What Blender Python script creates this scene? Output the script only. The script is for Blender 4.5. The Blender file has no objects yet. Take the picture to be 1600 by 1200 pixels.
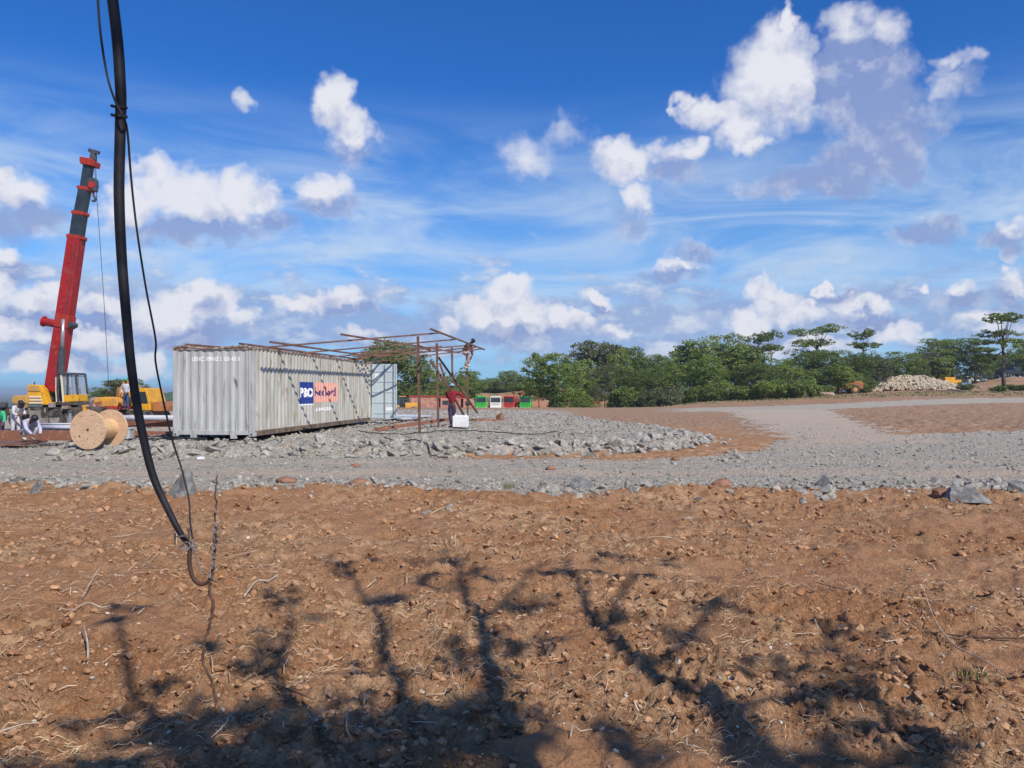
import bpy, bmesh, math, random
import numpy as np
from mathutils import Vector, Matrix, Euler
R = math.radians
SC = bpy.context.scene
COL = SC.collection
random.seed(7)
EYE = 1.65

# ---------------------------------------------------------------- camera
cam = bpy.data.cameras.new('camera')
cam.lens = 27.0; cam.sensor_width = 36.0
cam.shift_y = 12 / 1600
cam.clip_start = 0.05; cam.clip_end = 20000
camo = bpy.data.objects.new('camera', cam); COL.objects.link(camo)
camo.location = (0, 0, EYE); camo.rotation_euler = (R(90), 0, 0)
SC.camera = camo
SC.render.engine = 'CYCLES'
SC.view_settings.view_transform = 'Standard'
SC.view_settings.look = 'None'
SC.view_settings.exposure = 0.0
SC.view_settings.gamma = 1.0
SC.view_settings.use_curve_mapping = False
SC.cycles.max_bounces = 6
SC.cycles.transparent_max_bounces = 8

# ---------------------------------------------------------------- sun
SUN_EL = R(44.7)
LX, LY = -0.6, 0.8                      # horizontal travel of the light: away from the camera, to the left
sun = bpy.data.lights.new('sun', 'SUN'); sun.energy = 5.0; sun.angle = R(0.53); sun.color = (1.0, 0.93, 0.83)
suno = bpy.data.objects.new('sun', sun); COL.objects.link(suno)
Ldir = Vector((LX * math.cos(SUN_EL), LY * math.cos(SUN_EL), -math.sin(SUN_EL)))
suno.rotation_euler = Ldir.to_track_quat('-Z', 'Y').to_euler()
suno.location = (6, -8, 12)

# ---------------------------------------------------------------- sky
class NT:
    """small helper to write node maths"""
    def __init__(s, tree): s.t = tree; s.n = tree.nodes; s.l = tree.links
    def add(s, typ, **kw):
        nd = s.n.new(typ)
        for k, v in kw.items(): setattr(nd, k, v)
        return nd
    def put(s, sock, v):
        if v is None: return
        if isinstance(v, bpy.types.NodeSocket): s.l.new(v, sock)
        else: sock.default_value = v
    def m(s, op, a, b=None, c=None, clamp=False):
        nd = s.add('ShaderNodeMath', operation=op); nd.use_clamp = clamp
        s.put(nd.inputs[0], a); s.put(nd.inputs[1], b); s.put(nd.inputs[2], c); return nd.outputs[0]
    def v(s, op, a, b=None, c=None, out=0):
        nd = s.add('ShaderNodeVectorMath', operation=op)
        s.put(nd.inputs[0], a); s.put(nd.inputs[1], b); s.put(nd.inputs[2], c); return nd.outputs[out]
    def noise(s, vec, scale, detail=4, rough=.55, dist=0, color=False, dims='3D', lac=2.0):
        nd = s.add('ShaderNodeTexNoise', noise_dimensions=dims)
        s.put(nd.inputs['Vector'], vec); nd.inputs['Scale'].default_value = scale
        nd.inputs['Detail'].default_value = detail; nd.inputs['Roughness'].default_value = rough
        nd.inputs['Distortion'].default_value = dist; nd.inputs['Lacunarity'].default_value = lac
        return nd.outputs[1] if color else nd.outputs[0]
    def mix(s, f, a, b, typ='MIX'):
        nd = s.add('ShaderNodeMix', data_type='RGBA', blend_type=typ)
        s.put(nd.inputs[0], f); s.put(nd.inputs[6], a); s.put(nd.inputs[7], b); return nd.outputs[2]
    def ss(s, x, a, b, lo=0.0, hi=1.0):
        nd = s.add('ShaderNodeMapRange', interpolation_type='SMOOTHSTEP')
        s.put(nd.inputs[0], x); s.put(nd.inputs[1], a); s.put(nd.inputs[2], b)
        s.put(nd.inputs[3], lo); s.put(nd.inputs[4], hi); return nd.outputs[0]
    def ramp(s, x, stops):
        nd = s.add('ShaderNodeValToRGB'); s.put(nd.inputs[0], x)
        e = nd.color_ramp.elements
        while len(e) < len(stops): e.new(.5)
        for i, (p, c) in enumerate(stops):
            e[i].position = p; e[i].color = (c if len(c) == 4 else (*c, 1))
        return nd.outputs[0]

world = bpy.data.worlds.new('World'); SC.world = world; world.use_nodes = True
world.cycles.sampling_method = 'NONE'
world.node_tree.nodes.clear()
N = NT(world.node_tree)
SKY_STR = 0.1
sky = N.add('ShaderNodeTexSky', sky_type='NISHITA')
sky.sun_disc = False; sky.sun_elevation = SUN_EL
sky.sun_rotation = math.atan2(-LX, -LY)      # direction towards the sun, clockwise from +Y
sky.altitude = 300; sky.air_density = 1.0; sky.dust_density = 0.4; sky.ozone_density = 3.0
skycol = sky.outputs[0]
geo = N.add('ShaderNodeNewGeometry')
inc = N.v('NORMALIZE', N.v('SCALE', geo.outputs['Incoming'], None)) if False else None
tc = N.add('ShaderNodeTexCoord')
D = N.v('NORMALIZE', tc.outputs['Generated'])
sep = N.add('ShaderNodeSeparateXYZ'); N.put(sep.inputs[0], D)
az = N.m('ARCTAN2', sep.outputs[0], sep.outputs[1]); el = N.m('ARCSINE', sep.outputs[2])
cmb = N.add('ShaderNodeCombineXYZ'); N.put(cmb.inputs[0], az); N.put(cmb.inputs[1], el)
P = N.v('SCALE', cmb.outputs[0]); P.node.inputs['Scale'].default_value = 1200.0     # twelve hundredths of a radian per unit
# puffy distortion of the cloud outlines
n1 = N.noise(D, 9, 3, .6, color=True)
n1 = N.v('SUBTRACT', n1, (.5, .5, .5))
n2 = N.noise(D, 50, 2, .6, color=True)
n2 = N.v('SUBTRACT', n2, (.5, .5, .5))
Pw = N.v('MULTIPLY_ADD', n1, (88, 80, 0), P)
Pw = N.v('MULTIPLY_ADD', n2, (36, 34, 0), Pw)
def uv_ae(u, v):
    a = math.atan2(u - 800, 1200); e = math.atan2((612 - v) * math.cos(a), 1200)
    return a * 1200, e * 1200
def field(blobs, Pin, height=False):
    F = None; acc = None; sw = None
    for b in blobs:
        u, v, ru, rv = b[:4]; w = b[4] if len(b) > 4 else 1.0
        a, e = uv_ae(u, v); ca = math.cos(a / 1200)
        ru *= ca * ca; rv *= ca
        q = N.v('MULTIPLY_ADD', Pin, (1 / ru, 1 / rv, 0), (-a / ru, -e / rv, 0))
        d2 = N.v('DOT_PRODUCT', q, q, out=1)
        f = N.m('MULTIPLY_ADD', d2, -w, w)
        F = f if F is None else N.m('SMOOTH_MAX', F, f, .22)
        if height:
            wt = N.m('MAXIMUM', f, .0); hh = N.v('DOT_PRODUCT', q, (-.25, 1, 0), out=1)
            acc = N.m('MULTIPLY', hh, wt) if acc is None else N.m('MULTIPLY_ADD', hh, wt, acc); sw = wt if sw is None else N.m('ADD', sw, wt)
    return (F, N.m('DIVIDE', acc, N.m('ADD', sw, .15))) if height else F
BRIGHT = [(1195,130,72,72),(1250,140,40,60),(1045,238,40,20,.7),(1243,38,16,34),(1250,90,40,45),(1105,172,42,26),(1150,190,45,45),(1172,225,32,22),(1072,163,18,16),(1215,80,50,45),(1385,55,36,34,.6),(1330,45,36,24,.5),(1330,80,30,34,.8),
 (518,160,40,40),(548,208,38,34),(524,190,30,26),(505,150,24,24),
 (975,250,52,34),(1085,228,26,22),(990,310,26,24,.8),(890,205,36,18,.35),(820,235,46,24,.3),
 (290,300,85,42),(385,305,45,42),(340,340,80,30),(240,275,40,32),(495,295,45,28),(205,320,50,40),
 (25,300,62,34),(0,270,50,22),(-30,320,60,40),(0,400,34,26),
 (515,470,68,17),(455,478,30,12),(795,478,56,34),(750,492,38,26),(835,500,42,26),(800,455,36,18),(900,510,40,18),(880,500,30,14),(932,470,30,15),(960,520,40,14),
 (1190,450,32,22),(1215,475,45,28),(1160,500,40,26),(1250,490,40,22),(1290,462,22,12),(1440,445,14,9),(1500,447,32,18),(1350,480,55,18),(1595,430,30,22),(1590,355,34,16,.7),(1480,92,34,16,.5),(1520,88,24,18,.5),(1470,130,26,26,.5),
 (290,465,60,26),(330,485,50,30),(245,500,60,40),(375,505,30,18),(70,478,80,28),(150,480,50,22),(30,520,80,22),(150,530,60,20),(80,570,90,16),(230,560,40,20),(-20,455,60,24),(100,455,46,16),(560,520,50,12,.7),(1400,515,60,14,.8),(1540,500,60,16,.8),(1270,540,70,14,.8),(700,505,20,14,.7),(1060,414,50,11,.6),(383,155,12,12,.3)]
SHADE = [(1345,130,85,72,1.5),(1370,190,80,58,1.6),(1410,235,50,46,1.5),(1340,250,70,34,1.4),(1240,288,75,18,.7),(1300,285,60,24),(1500,125,40,22,.6),(1455,185,30,30,.4),
 (550,245,42,24,.7),(1050,262,55,24,.8),(985,345,30,22,.6),(1085,395,36,18,.6),(1050,425,60,12,.7),
 (310,362,130,22),(500,318,60,22,.7),(60,335,60,28),(0,345,60,30),(10,425,36,30),(420,350,40,18,.8),
 (540,487,70,10),(940,482,30,6),(800,520,90,18,.8),(1440,360,62,22,.9),(1470,345,40,18,.8),(1570,370,50,20),(1590,385,30,16),(1180,520,60,18),(1310,470,40,14),(1360,500,70,15),(1500,468,50,12),(1590,458,40,18),
 (320,480,36,20),(60,505,110,18),(170,505,60,14),(300,530,100,20),(100,560,140,14,.8),(60,540,80,12,.6)]
FB, HB = field(BRIGHT, Pw, True); FS = field(SHADE, Pw)
F = N.m('SMOOTH_MAX', FB, FS, .15)
nd1 = N.noise(D, 20, 7, .58)
cov = N.m('MULTIPLY_ADD', N.m('SUBTRACT', nd1, .5), 1.7, F)
alpha = N.m('POWER', N.ss(cov, -.45, .85), 1.15)
# low bank of small cumulus all round the horizon, and scattered clouds beyond the frame
Ds = N.v('MULTIPLY', D, (1, 1, 2.6))
nb = N.noise(Ds, 13, 6, .6)
band = N.ss(N.m('ABSOLUTE', N.m('SUBTRACT', el, .085)), .0, .085, 1, 0)
lowc = N.ss(N.m('MULTIPLY_ADD', band, .30, nb), .54, .78)
lowc = N.m('MULTIPLY', lowc, N.ss(el, .24, .16, 0, .85))
nf = N.noise(Ds, 3.2, 5, .6)
outside = N.ss(N.m('ABSOLUTE', az), .68, .85)
up = N.ss(el, .50, .62)
outside = N.m('MAXIMUM', outside, up)
farc = N.m('MULTIPLY', N.ss(nf, .54, .66), outside)
# thin high veil
Dv = N.v('MULTIPLY', D, (1, 1, 4.5))
nv = N.noise(Dv, 3.4, 5, .58, 1.0)
veil = N.m('MULTIPLY', N.ss(nv, .30, .72), N.m('MULTIPLY', N.ss(el, .38, .20), N.ss(el, -.02, .08)))
veil = N.m('MULTIPLY', veil, .72)
# shading: lit where the puffs face up, grey-blue below
nE = N.noise(N.v('ADD', D, (.010, -.006, .017)), 20, 6, .58)
emb = N.m('MULTIPLY', N.m('SUBTRACT', nd1, nE), 2.3)
lit = N.m('ADD', N.ss(N.m('SUBTRACT', N.m('MAXIMUM', FB, -.35), N.m('MAXIMUM', FS, -.35)), -1.0, .8), N.m('MULTIPLY_ADD', HB, .55, emb), clamp=True)
lit2 = N.m('ADD', N.ss(nb, .50, .72), emb, clamp=True)
lit = N.mix(N.m('GREATER_THAN', alpha, .25), (0, 0, 0, 1), (1, 1, 1, 1)) if False else lit
cw = 1 / SKY_STR
WHITE = (.81 * cw, .82 * cw, .89 * cw, 1); GREY = (.28 * cw, .36 * cw, .63 * cw, 1)
ccol = N.mix(lit, GREY, WHITE)
ccol2 = N.mix(lit2, (.30 * cw, .41 * cw, .68 * cw, 1), (.68 * cw, .73 * cw, .84 * cw, 1))
hs = N.add('ShaderNodeHueSaturation'); hs.inputs['Saturation'].default_value = 1.0; hs.inputs['Value'].default_value = 1.0
N.put(hs.inputs['Color'], skycol)
base = N.mix(1.0, hs.outputs[0], (.22, .72, 1.42, 1), 'MULTIPLY'); SKYTINT = base.node
base = N.mix(N.ss(el, .40, .0, 0, .62), base, (.33 * cw, .62 * cw, .90 * cw, 1))
base = N.mix(veil, base, (.62 * cw, .74 * cw, .88 * cw, 1))
c = N.mix(lowc, base, ccol2)
c = N.mix(farc, c, ccol2)
c = N.mix(N.m('MULTIPLY', alpha, N.ss(lit, .0, .6, .82, .97)), c, ccol)
bg = N.add('ShaderNodeBackground'); N.put(bg.inputs[0], c); bg.inputs[1].default_value = SKY_STR
wo = N.add('ShaderNodeOutputWorld'); N.l.new(bg.outputs[0], wo.inputs[0])
# ---------------------------------------------------------------- noise on arrays
def _hash(ix, iy, seed):
    h = (ix.astype(np.uint32) * np.uint32(374761393) + iy.astype(np.uint32) * np.uint32(668265263) + np.uint32(seed * 2246822519 & 0xffffffff))
    h = (h ^ (h >> np.uint32(13))) * np.uint32(1274126177)
    return (h ^ (h >> np.uint32(16))).astype(np.float64) / 4294967295.0
def vn(x, y, seed=0):
    """gradient noise, about -0.7..0.7"""
    x = np.asarray(x, float); y = np.asarray(y, float)
    ix = np.floor(x).astype(np.int64); iy = np.floor(y).astype(np.int64)
    fx = x - ix; fy = y - iy
    ux = fx * fx * fx * (fx * (fx * 6 - 15) + 10); uy = fy * fy * fy * (fy * (fy * 6 - 15) + 10)
    def g(dx, dy):
        a = _hash(ix + dx, iy + dy, seed) * 6.2831853
        return np.cos(a) * (fx - dx) + np.sin(a) * (fy - dy)
    return (g(0, 0) * (1 - ux) + g(1, 0) * ux) * (1 - uy) + (g(0, 1) * (1 - ux) + g(1, 1) * ux) * uy
def fbm(x, y, f, octs=4, seed=0, gain=.5):
    s = 0; a = 1.0
    for i in range(octs):
        s = s + a * vn(x * f + i * 17.3, y * f - i * 9.1, seed + i); f *= 2.03; a *= gain
    return s
def sm(x, a, b):
    t = np.clip((x - a) / (b - a), 0, 1); return t * t * (3 - 2 * t)
def poly_sd(x, y, poly):
    """signed distance to a polygon, positive inside"""
    d = np.full(np.shape(x), 1e9); ins = np.zeros(np.shape(x), bool)
    n = len(poly)
    for i in range(n):
        x0, y0 = poly[i]; x1, y1 = poly[(i + 1) % n]
        ex, ey = x1 - x0, y1 - y0
        t = np.clip(((x - x0) * ex + (y - y0) * ey) / (ex * ex + ey * ey), 0, 1)
        d = np.minimum(d, np.hypot(x - x0 - t * ex, y - y0 - t * ey))
        c = ((y0 > y) != (y1 > y)) & (x < (x1 - x0) * (y - y0) / ((y1 - y0) if y1 != y0 else 1e-9) + x0)
        ins ^= c
    return np.where(ins, d, -d)

# ---------------------------------------------------------------- lie of the land
PLATEAU = [(-12.6, 21.2), (-11.6, 18.7), (-9.5, 18.6), (-7, 19.4), (-3, 19.6), (0, 19.9), (3.0, 20.3), (5.0, 22.5), (6.1, 24.6), (6.8, 27.0), (6.5, 31), (5, 38), (3, 50), (0, 58), (-16, 60), (-14.5, 45), (-11.6, 30)]
def gpx(pts): return [((u - 800) / (v - 612) * EYE, 1200 * EYE / (v - 612)) for u, v in pts]
BROWN_TIP = gpx([(940, 646), (1100, 638), (1150, 650), (1215, 690), (1190, 705), (1100, 714), (1000, 718), (700, 716), (690, 712), (950, 704), (1080, 694)])
ROAD_BRANCH = gpx([(1240, 700), (1190, 672), (1135, 642), (1300, 643), (1390, 672), (1470, 690)])
EDGE_U = [-4000, 0, 200, 300, 420, 640, 860, 1000, 1200, 1450, 1600, 5000]
EDGE_V = [762, 752, 768, 776, 762, 764, 776, 770, 764, 768, 776, 776]
def masks(X, Y):
    """grey gravel, packed track, broken-rock platform, far reddish bank; all 0..1"""
    Yc = np.maximum(Y, .5)
    u = 800 + 1200 * X / Yc; v = 612 + 1200 * EYE / Yc
    wob = fbm(X, Y, .9, 5, 50, .6) ; wob2 = fbm(X, Y, 2.6, 3, 60)
    ev = np.interp(u, EDGE_U, EDGE_V)
    eY = 1200 * EYE / (ev - 612)
    dn = Y - eY + wob * .75 + wob2 * .3                 # metres beyond the dirt edge
    grav = sm(dn, -.12, .22)
    far_end = np.where(u < 1150, 23.0, 31.0 + 0 * u)       # the road's far side
    far_end = np.interp(u, [-3000, 300, 900, 1150, 1300, 1500, 1700, 4000], [27, 23, 23, 24, 27, 30.5, 33, 33])
    grav = grav * (1 - sm(Y - far_end + wob * 1.0, -.3, .6))
    plat = sm(poly_sd(X, Y, PLATEAU) + wob * .35, -.1, .3)
    br = sm(poly_sd(X, Y, ROAD_BRANCH) + wob * 1.8, -.9, 1.1)
    bt = sm(poly_sd(X, Y, BROWN_TIP) + wob * .5, -.2, .3)
    far = sm(dn * 0 + Y, 0, 1) * sm(np.abs(Y - (68 + 14 * sm(X / Yc, .3, .7)) + wob * 3), 9, 5) * sm(X / Yc, .1, .3)
    g = np.maximum(np.maximum(grav * (1 - bt), br), np.maximum(plat, far * .9))
    # everything behind the platform on the left is a stony yard
    yard = sm(Y, 22, 26) * (1 - sm(Y, 60, 85)) * (1 - sm(X / Yc, .02, .16)) * .75
    g = np.maximum(g, yard * (1 - bt))
    # packed pinkish wheel tracks in the gravel
    tr = np.exp(-((Y - 15.6 + wob * .5) / .55) ** 2) * .9 + np.exp(-((Y - 17.9 + wob * .5) / .4) ** 2) * .55
    tr = np.maximum(tr * (1 - plat), br * .75)
    red = sm(Y, 140, 160) * (1 - sm(Y, 260, 300)) * sm(X / Yc, -.2, -.1) * (1 - sm(X / Yc, .16, .2))
    red = np.maximum(red, sm(Y, 60, 90) * (1 - sm(Y, 400, 500)) * .35)
    return g, tr, plat, red
def bare_patch(X, Y):
    w = .35 * fbm(X, Y, .9, 3, 33)
    b = 1 - sm(fbm(X, Y, .8, 2, 31), -.42, .05)
    b = np.maximum(b, sm(np.abs(Y - 6.85 + w - .06 * X), .75, .35) * sm(X + w, 1.0, 1.8))
    b = np.maximum(b, sm(np.abs(Y - 6.6 + w), .9, .4) * sm(-X + w, 2.6, 3.4) * .8)
    b = np.maximum(b, sm(np.abs(Y - 9.6 + w), .8, .3) * sm(X + w, 2.6, 3.8) * .9)
    return b
def height(X, Y):
    X = np.asarray(X, float); Y = np.asarray(Y, float)
    Yc = np.maximum(Y, .5); t = X / Yc
    g, tr, plat, red = masks(X, Y)
    h = np.zeros(np.shape(X))
    near = 1 - sm(Y, 30, 120)
    dirt = (1 - g)
    # dug-over soil: heaps, ruts and crumbs
    h = h + dirt * near * (fbm(X, Y, .35, 2, 1) * .10 + fbm(X, Y, 1.3, 3, 3) * .075)
    cl = np.abs(fbm(X + .3 * vn(X * 2, Y * 2, 9), Y, 3.2, 3, 11, .6)); h = h + dirt * (1 - sm(Y, 18, 40)) * (cl - .25) * .085
    crumb = fbm(X, Y, 8.5, 4, 21, .68); patch = .12 + .88 * (1 - bare_patch(X, Y))
    h = h + dirt * (1 - sm(Y, 12, 22)) * np.maximum(crumb, -.15) * .062 * patch
    # a low heaped lip where soil meets the road
    u = 800 + 1200 * X / Yc
    eY = 1200 * EYE / (np.interp(u, EDGE_U, EDGE_V) - 612)
    lip = np.exp(-((Y - eY + .65) / .5) ** 2); h = h + lip * (.06 + .14 * np.abs(fbm(X, Y, 1.1, 3, 41)))
    # gravel
    h = h + g * near * (fbm(X, Y, .5, 3, 71) * .05 + np.maximum(fbm(X, Y, 5, 3, 75, .6), -.1) * .03)
    h = h + .24 * sm(poly_sd(X, Y, PLATEAU), -.15, .55) + plat * near * (np.abs(fbm(X, Y, 1.7, 3, 81)) * .10 - .03)
    # brown field on the right
    rf = sm(t, .3, .42) * sm(Y, 26, 34) * (1 - g); h = h + rf * np.abs(fbm(X, Y, 1.2, 4, 91)) * .22
    h = h - .20 * sm(Y, 21, 27) * (1 - sm(X, -12.4, -11.4)) * (1 - sm(Y, 60, 80))
    # dip behind the yard, where the lorries stand, then the reddish bank
    dip = sm(Y, 78, 125) * (1 - sm(t, .13, .26))
    h = h - 2.3 * dip
    bank = np.exp(-((Y - 182) / 12.) ** 2) * sm(t, -.10, -.06) * (1 - sm(t, .10, .17)); h = h + bank * (3.3 + fbm(X, Y, .05, 3, 99) * 2.0 + 1.2 * sm(t, -.05, .06))
    # the land climbs to the right
    h = h + sm(t, .12, .6) * np.clip((Y - 55) / 75, 0, 1) * 2.1
    h = h + sm(t, .54, .66) * sm(Y, 122, 150) * 2.4
    # valley to the left, far plain
    h = h - sm(-t, .32, .44) * sm(Y, 75, 220) * 16
    h = h + sm(Y, 300, 800) * (fbm(X, Y, .0016, 3, 120) * 9) - sm(Y, 600, 2500) * 6
    return h
def hz(x, y): return float(height(np.array([x]), np.array([y]))[0])
def W(u, v, d): return Vector(((u - 800) / 1200 * d, d, EYE + (612 - v) / 1200 * d))

# ---------------------------------------------------------------- materials
def mat(name, col, rough=.8, col2=None, scale=4, metal=0, bump=0, bscale=30, stretch=(1, 1, 1), lo=.42, hi=.62, col3=None, spec=.3, detail=6, island=0, sat=None):
    m = bpy.data.materials.new(name); m.use_nodes = True
    T = NT(m.node_tree); b = T.n['Principled BSDF']
    b.inputs['Roughness'].default_value = rough; b.inputs['Metallic'].default_value = metal
    b.inputs['Specular IOR Level'].default_value = spec
    tcn = T.add('ShaderNodeTexCoord'); vec = tcn.outputs['Object']
    if stretch != (1, 1, 1): vec = T.v('MULTIPLY', vec, stretch)
    out = None
    if col2 is not None:
        n = T.noise(vec, scale, detail, .62)
        out = T.mix(T.ss(n, lo, hi), (*col, 1), (*col2, 1))
        if col3 is not None:
            n3 = T.noise(T.v('ADD', vec, (7.7, 3.1, 5.5)), scale * 2.3, detail, .6)
            out = T.mix(T.ss(n3, .54, .68), out, (*col3, 1))
    if island:
        g = T.add('ShaderNodeNewGeometry'); r = g.outputs['Random Per Island']
        k = T.m('MULTIPLY_ADD', r, island * 2, 1 - island)
        src = out if out is not None else (*col, 1)
        kc = T.add('ShaderNodeCombineXYZ')
        for i in range(3): T.put(kc.inputs[i], k)
        out = T.mix(1.0, src, kc.outputs[0], 'MULTIPLY')
    if out is None: b.inputs['Base Color'].default_value = (*col, 1)
    else: T.put(b.inputs['Base Color'], out)
    if bump:
        bn = T.noise(vec, bscale, 5, .6); bp = T.add('ShaderNodeBump'); bp.inputs['Strength'].default_value = 1
        bp.inputs['Distance'].default_value = bump; T.put(bp.inputs['Height'], bn); T.put(b.inputs['Normal'], bp.outputs[0])
    return m
M = {}
M['stone'] = mat('grey_stone', (.215, .20, .175), .85, (.39, .36, .31), 3, bump=.012, bscale=14, col3=(.38, .33, .27), lo=.38, hi=.66, island=.12)
M['pale_stone'] = mat('pale_stone', (.40, .33, .235), .85, (.56, .485, .37), 2.5, bump=.02, bscale=9, island=.18)
M['clod'] = mat('soil_clod', (.27, .135, .068), .95, (.48, .285, .155), 5, bump=.012, bscale=40, island=.16)
M['pebble'] = mat('pebble', (.36, .28, .20), .85, (.5, .44, .36), 5, island=.35)
M['straw'] = mat('straw', (.36, .24, .14), .9, (.52, .39, .25), 6, island=.4)
M['twig'] = mat('dry_twig', (.35, .26, .18), .9, (.5, .42, .33), 9, island=.2)
M['steel_rust'] = mat('rusty_steel', (.115, .062, .045), .75, (.19, .10, .065), 3, bump=.002, bscale=40, island=.15)
M['grass'] = mat('grass_blade', (.12, .14, .045), .8, (.24, .21, .09), 3, island=.4)

gm = bpy.data.materials.new('ground_soil_and_gravel'); gm.use_nodes = True
T = NT(gm.node_tree); gb = T.n['Principled BSDF']; gb.inputs['Roughness'].default_value = .95; gb.inputs['Specular IOR Level'].default_value = .12
tcn = T.add('ShaderNodeTexCoord'); O = tcn.outputs['Object']
at = T.add('ShaderNodeAttribute', attribute_name='zone'); sp = T.add('ShaderNodeSeparateColor'); T.put(sp.inputs[0], at.outputs['Color'])
zg, ztr, zfar = sp.outputs[0], sp.outputs[1], sp.outputs[2]
nbig = T.noise(O, .55, 6, .6); nmid = T.noise(O, 4.5, 7, .65); nfin = T.noise(O, 38, 5, .7)
wv = T.noise(O, 11, 4, .6, color=True)
Of = T.v('MULTIPLY_ADD', wv, (.16, .16, .16), O)
fib = T.noise(T.v('MULTIPLY', Of, (14, 62, 30)), 1, 4, .7)
fib2 = T.noise(T.v('MULTIPLY', Of, (60, 17, 30)), 1, 4, .7)
soil = T.mix(T.ss(nmid, .36, .64), (.285, .142, .068, 1), (.58, .365, .205, 1))
soil = T.mix(T.ss(nbig, .38, .66), soil, (.38, .18, .08, 1))
soil = T.mix(T.m('MULTIPLY', T.ss(nfin, .52, .66), .55), soil, (.62, .43, .27, 1))
dist0 = T.v('LENGTH', O, out=1)
litter = T.m('MULTIPLY', T.ss(T.m('MAXIMUM', fib, fib2), .60, .72), T.ss(T.noise(O, .8, 5, .6), .40, .54))
soil = T.mix(T.m('MULTIPLY', litter, .85), soil, (.74, .55, .36, 1))
soil = T.mix(T.m('MULTIPLY', T.ss(nfin, .44, .33), .5), soil, (.17, .085, .045, 1))
vor = T.add('ShaderNodeTexVoronoi', feature='F1'); T.put(vor.inputs['Vector'], O); vor.inputs['Scale'].default_value = 16; vor.inputs['Randomness'].default_value = 1
vcol = T.add('ShaderNodeSeparateColor'); T.put(vcol.inputs[0], vor.outputs['Color'])
grav = T.mix(vcol.outputs[0], (.29, .26, .215, 1), (.54, .485, .39, 1))
grav = T.mix(T.m('MULTIPLY', T.ss(nmid, .5, .64), .7), grav, (.50, .42, .34, 1))
grav = T.mix(T.m('MULTIPLY', T.ss(nfin, .42, .34), .6), grav, (.14, .13, .12, 1))
pack = T.mix(T.ss(nmid, .42, .68), (.56, .43, .31, 1), (.43, .38, .33, 1))
grav = T.mix(T.m('MULTIPLY', ztr, T.ss(nbig, .28, .46)), grav, pack)
soil = T.mix(T.m('MULTIPLY', ztr, .75), soil, T.mix(nmid, (.34, .165, .082, 1), (.50, .28, .15, 1)))
soil = T.mix(T.ss(dist0, 22, 45), soil, T.mix(T.ss(nmid, .4, .6), (.26, .155, .095, 1), (.42, .275, .18, 1)))
soil = T.mix(T.m('MULTIPLY', zfar, T.ss(T.noise(O, .06, 5, .6), .42, .58)), soil, (.44, .19, .10, 1))
soil = T.mix(T.m('MULTIPLY', T.ss(dist0, 60, 110), T.ss(T.noise(O, .35, 6, .65), .50, .62)), soil, (.17, .17, .075, 1))
edge = T.m('ADD', zg, T.m('MULTIPLY', T.m('SUBTRACT', nmid, .5), 1.6))
col = T.mix(T.ss(edge, .38, .62), soil, grav)
# distant plain under trees and grass
sepo = T.add('ShaderNodeSeparateXYZ'); T.put(sepo.inputs[0], O)
dist = T.v('LENGTH', O, out=1)
veg = T.mix(T.ss(T.noise(O, .012, 6, .65), .40, .62), (.045, .075, .02, 1), (.13, .13, .06, 1))
col = T.mix(T.ss(dist, 210, 330), col, veg)
T.put(gb.inputs['Base Color'], col)
hgt = T.m('ADD', T.m('MULTIPLY', nfin, .8), T.m('MULTIPLY', nmid, 1.2))
hgt = T.m('ADD', hgt, T.m('MULTIPLY', litter, .25))
hgt = T.m('ADD', hgt, T.m('MULTIPLY', T.m('MULTIPLY', vor.outputs['Distance'], zg), -.7))
bp = T.add('ShaderNodeBump'); bp.inputs['Strength'].default_value = .9; bp.inputs['Distance'].default_value = .07
T.put(bp.inputs['Height'], hgt); T.put(gb.inputs['Normal'], bp.outputs[0])

# ---------------------------------------------------------------- ground: one sheet to the horizon, finer where the soil is dug over
def rows():
    r = [0.0, .4, .8, 1.2, 1.6, 2.0, 2.3, 2.6]
    while r[-1] < 8: r.append(r[-1] * 1.0036)
    while r[-1] < 21: r.append(r[-1] * 1.0052)
    while r[-1] < 60: r.append(r[-1] * 1.009)
    while r[-1] < 300: r.append(r[-1] * 1.016)
    while r[-1] < 9000: r.append(r[-1] * 1.06)
    return np.array(r)
rr = rows()
aa = np.concatenate([np.linspace(R(-39), R(39), 480), np.linspace(R(39), R(321), 90)[1:]])   # the last equals the first
RRr, AA = np.meshgrid(rr[1:], aa[:-1], indexing='ij')
GX = RRr * np.sin(AA); GY = RRr * np.cos(AA)
back = GY < 1
H = height(GX, np.where(back, 1.0, GY))
H = np.where(GY < 1, fbm(GX, GY, .6, 3, 5) * .05, H)
nr, na = RRr.shape
verts = np.zeros((nr * na + 1, 3)); verts[:-1, 0] = GX.ravel(); verts[:-1, 1] = GY.ravel(); verts[:-1, 2] = H.ravel()
idx = np.arange(nr * na).reshape(nr, na); nx = np.roll(idx, -1, axis=1)
quads = np.stack([idx[:-1], nx[:-1], nx[1:], idx[1:]], -1).reshape(-1, 4)[:, ::-1]
tri = np.stack([idx[0], nx[0], np.full(na, nr * na)], -1)
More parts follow.
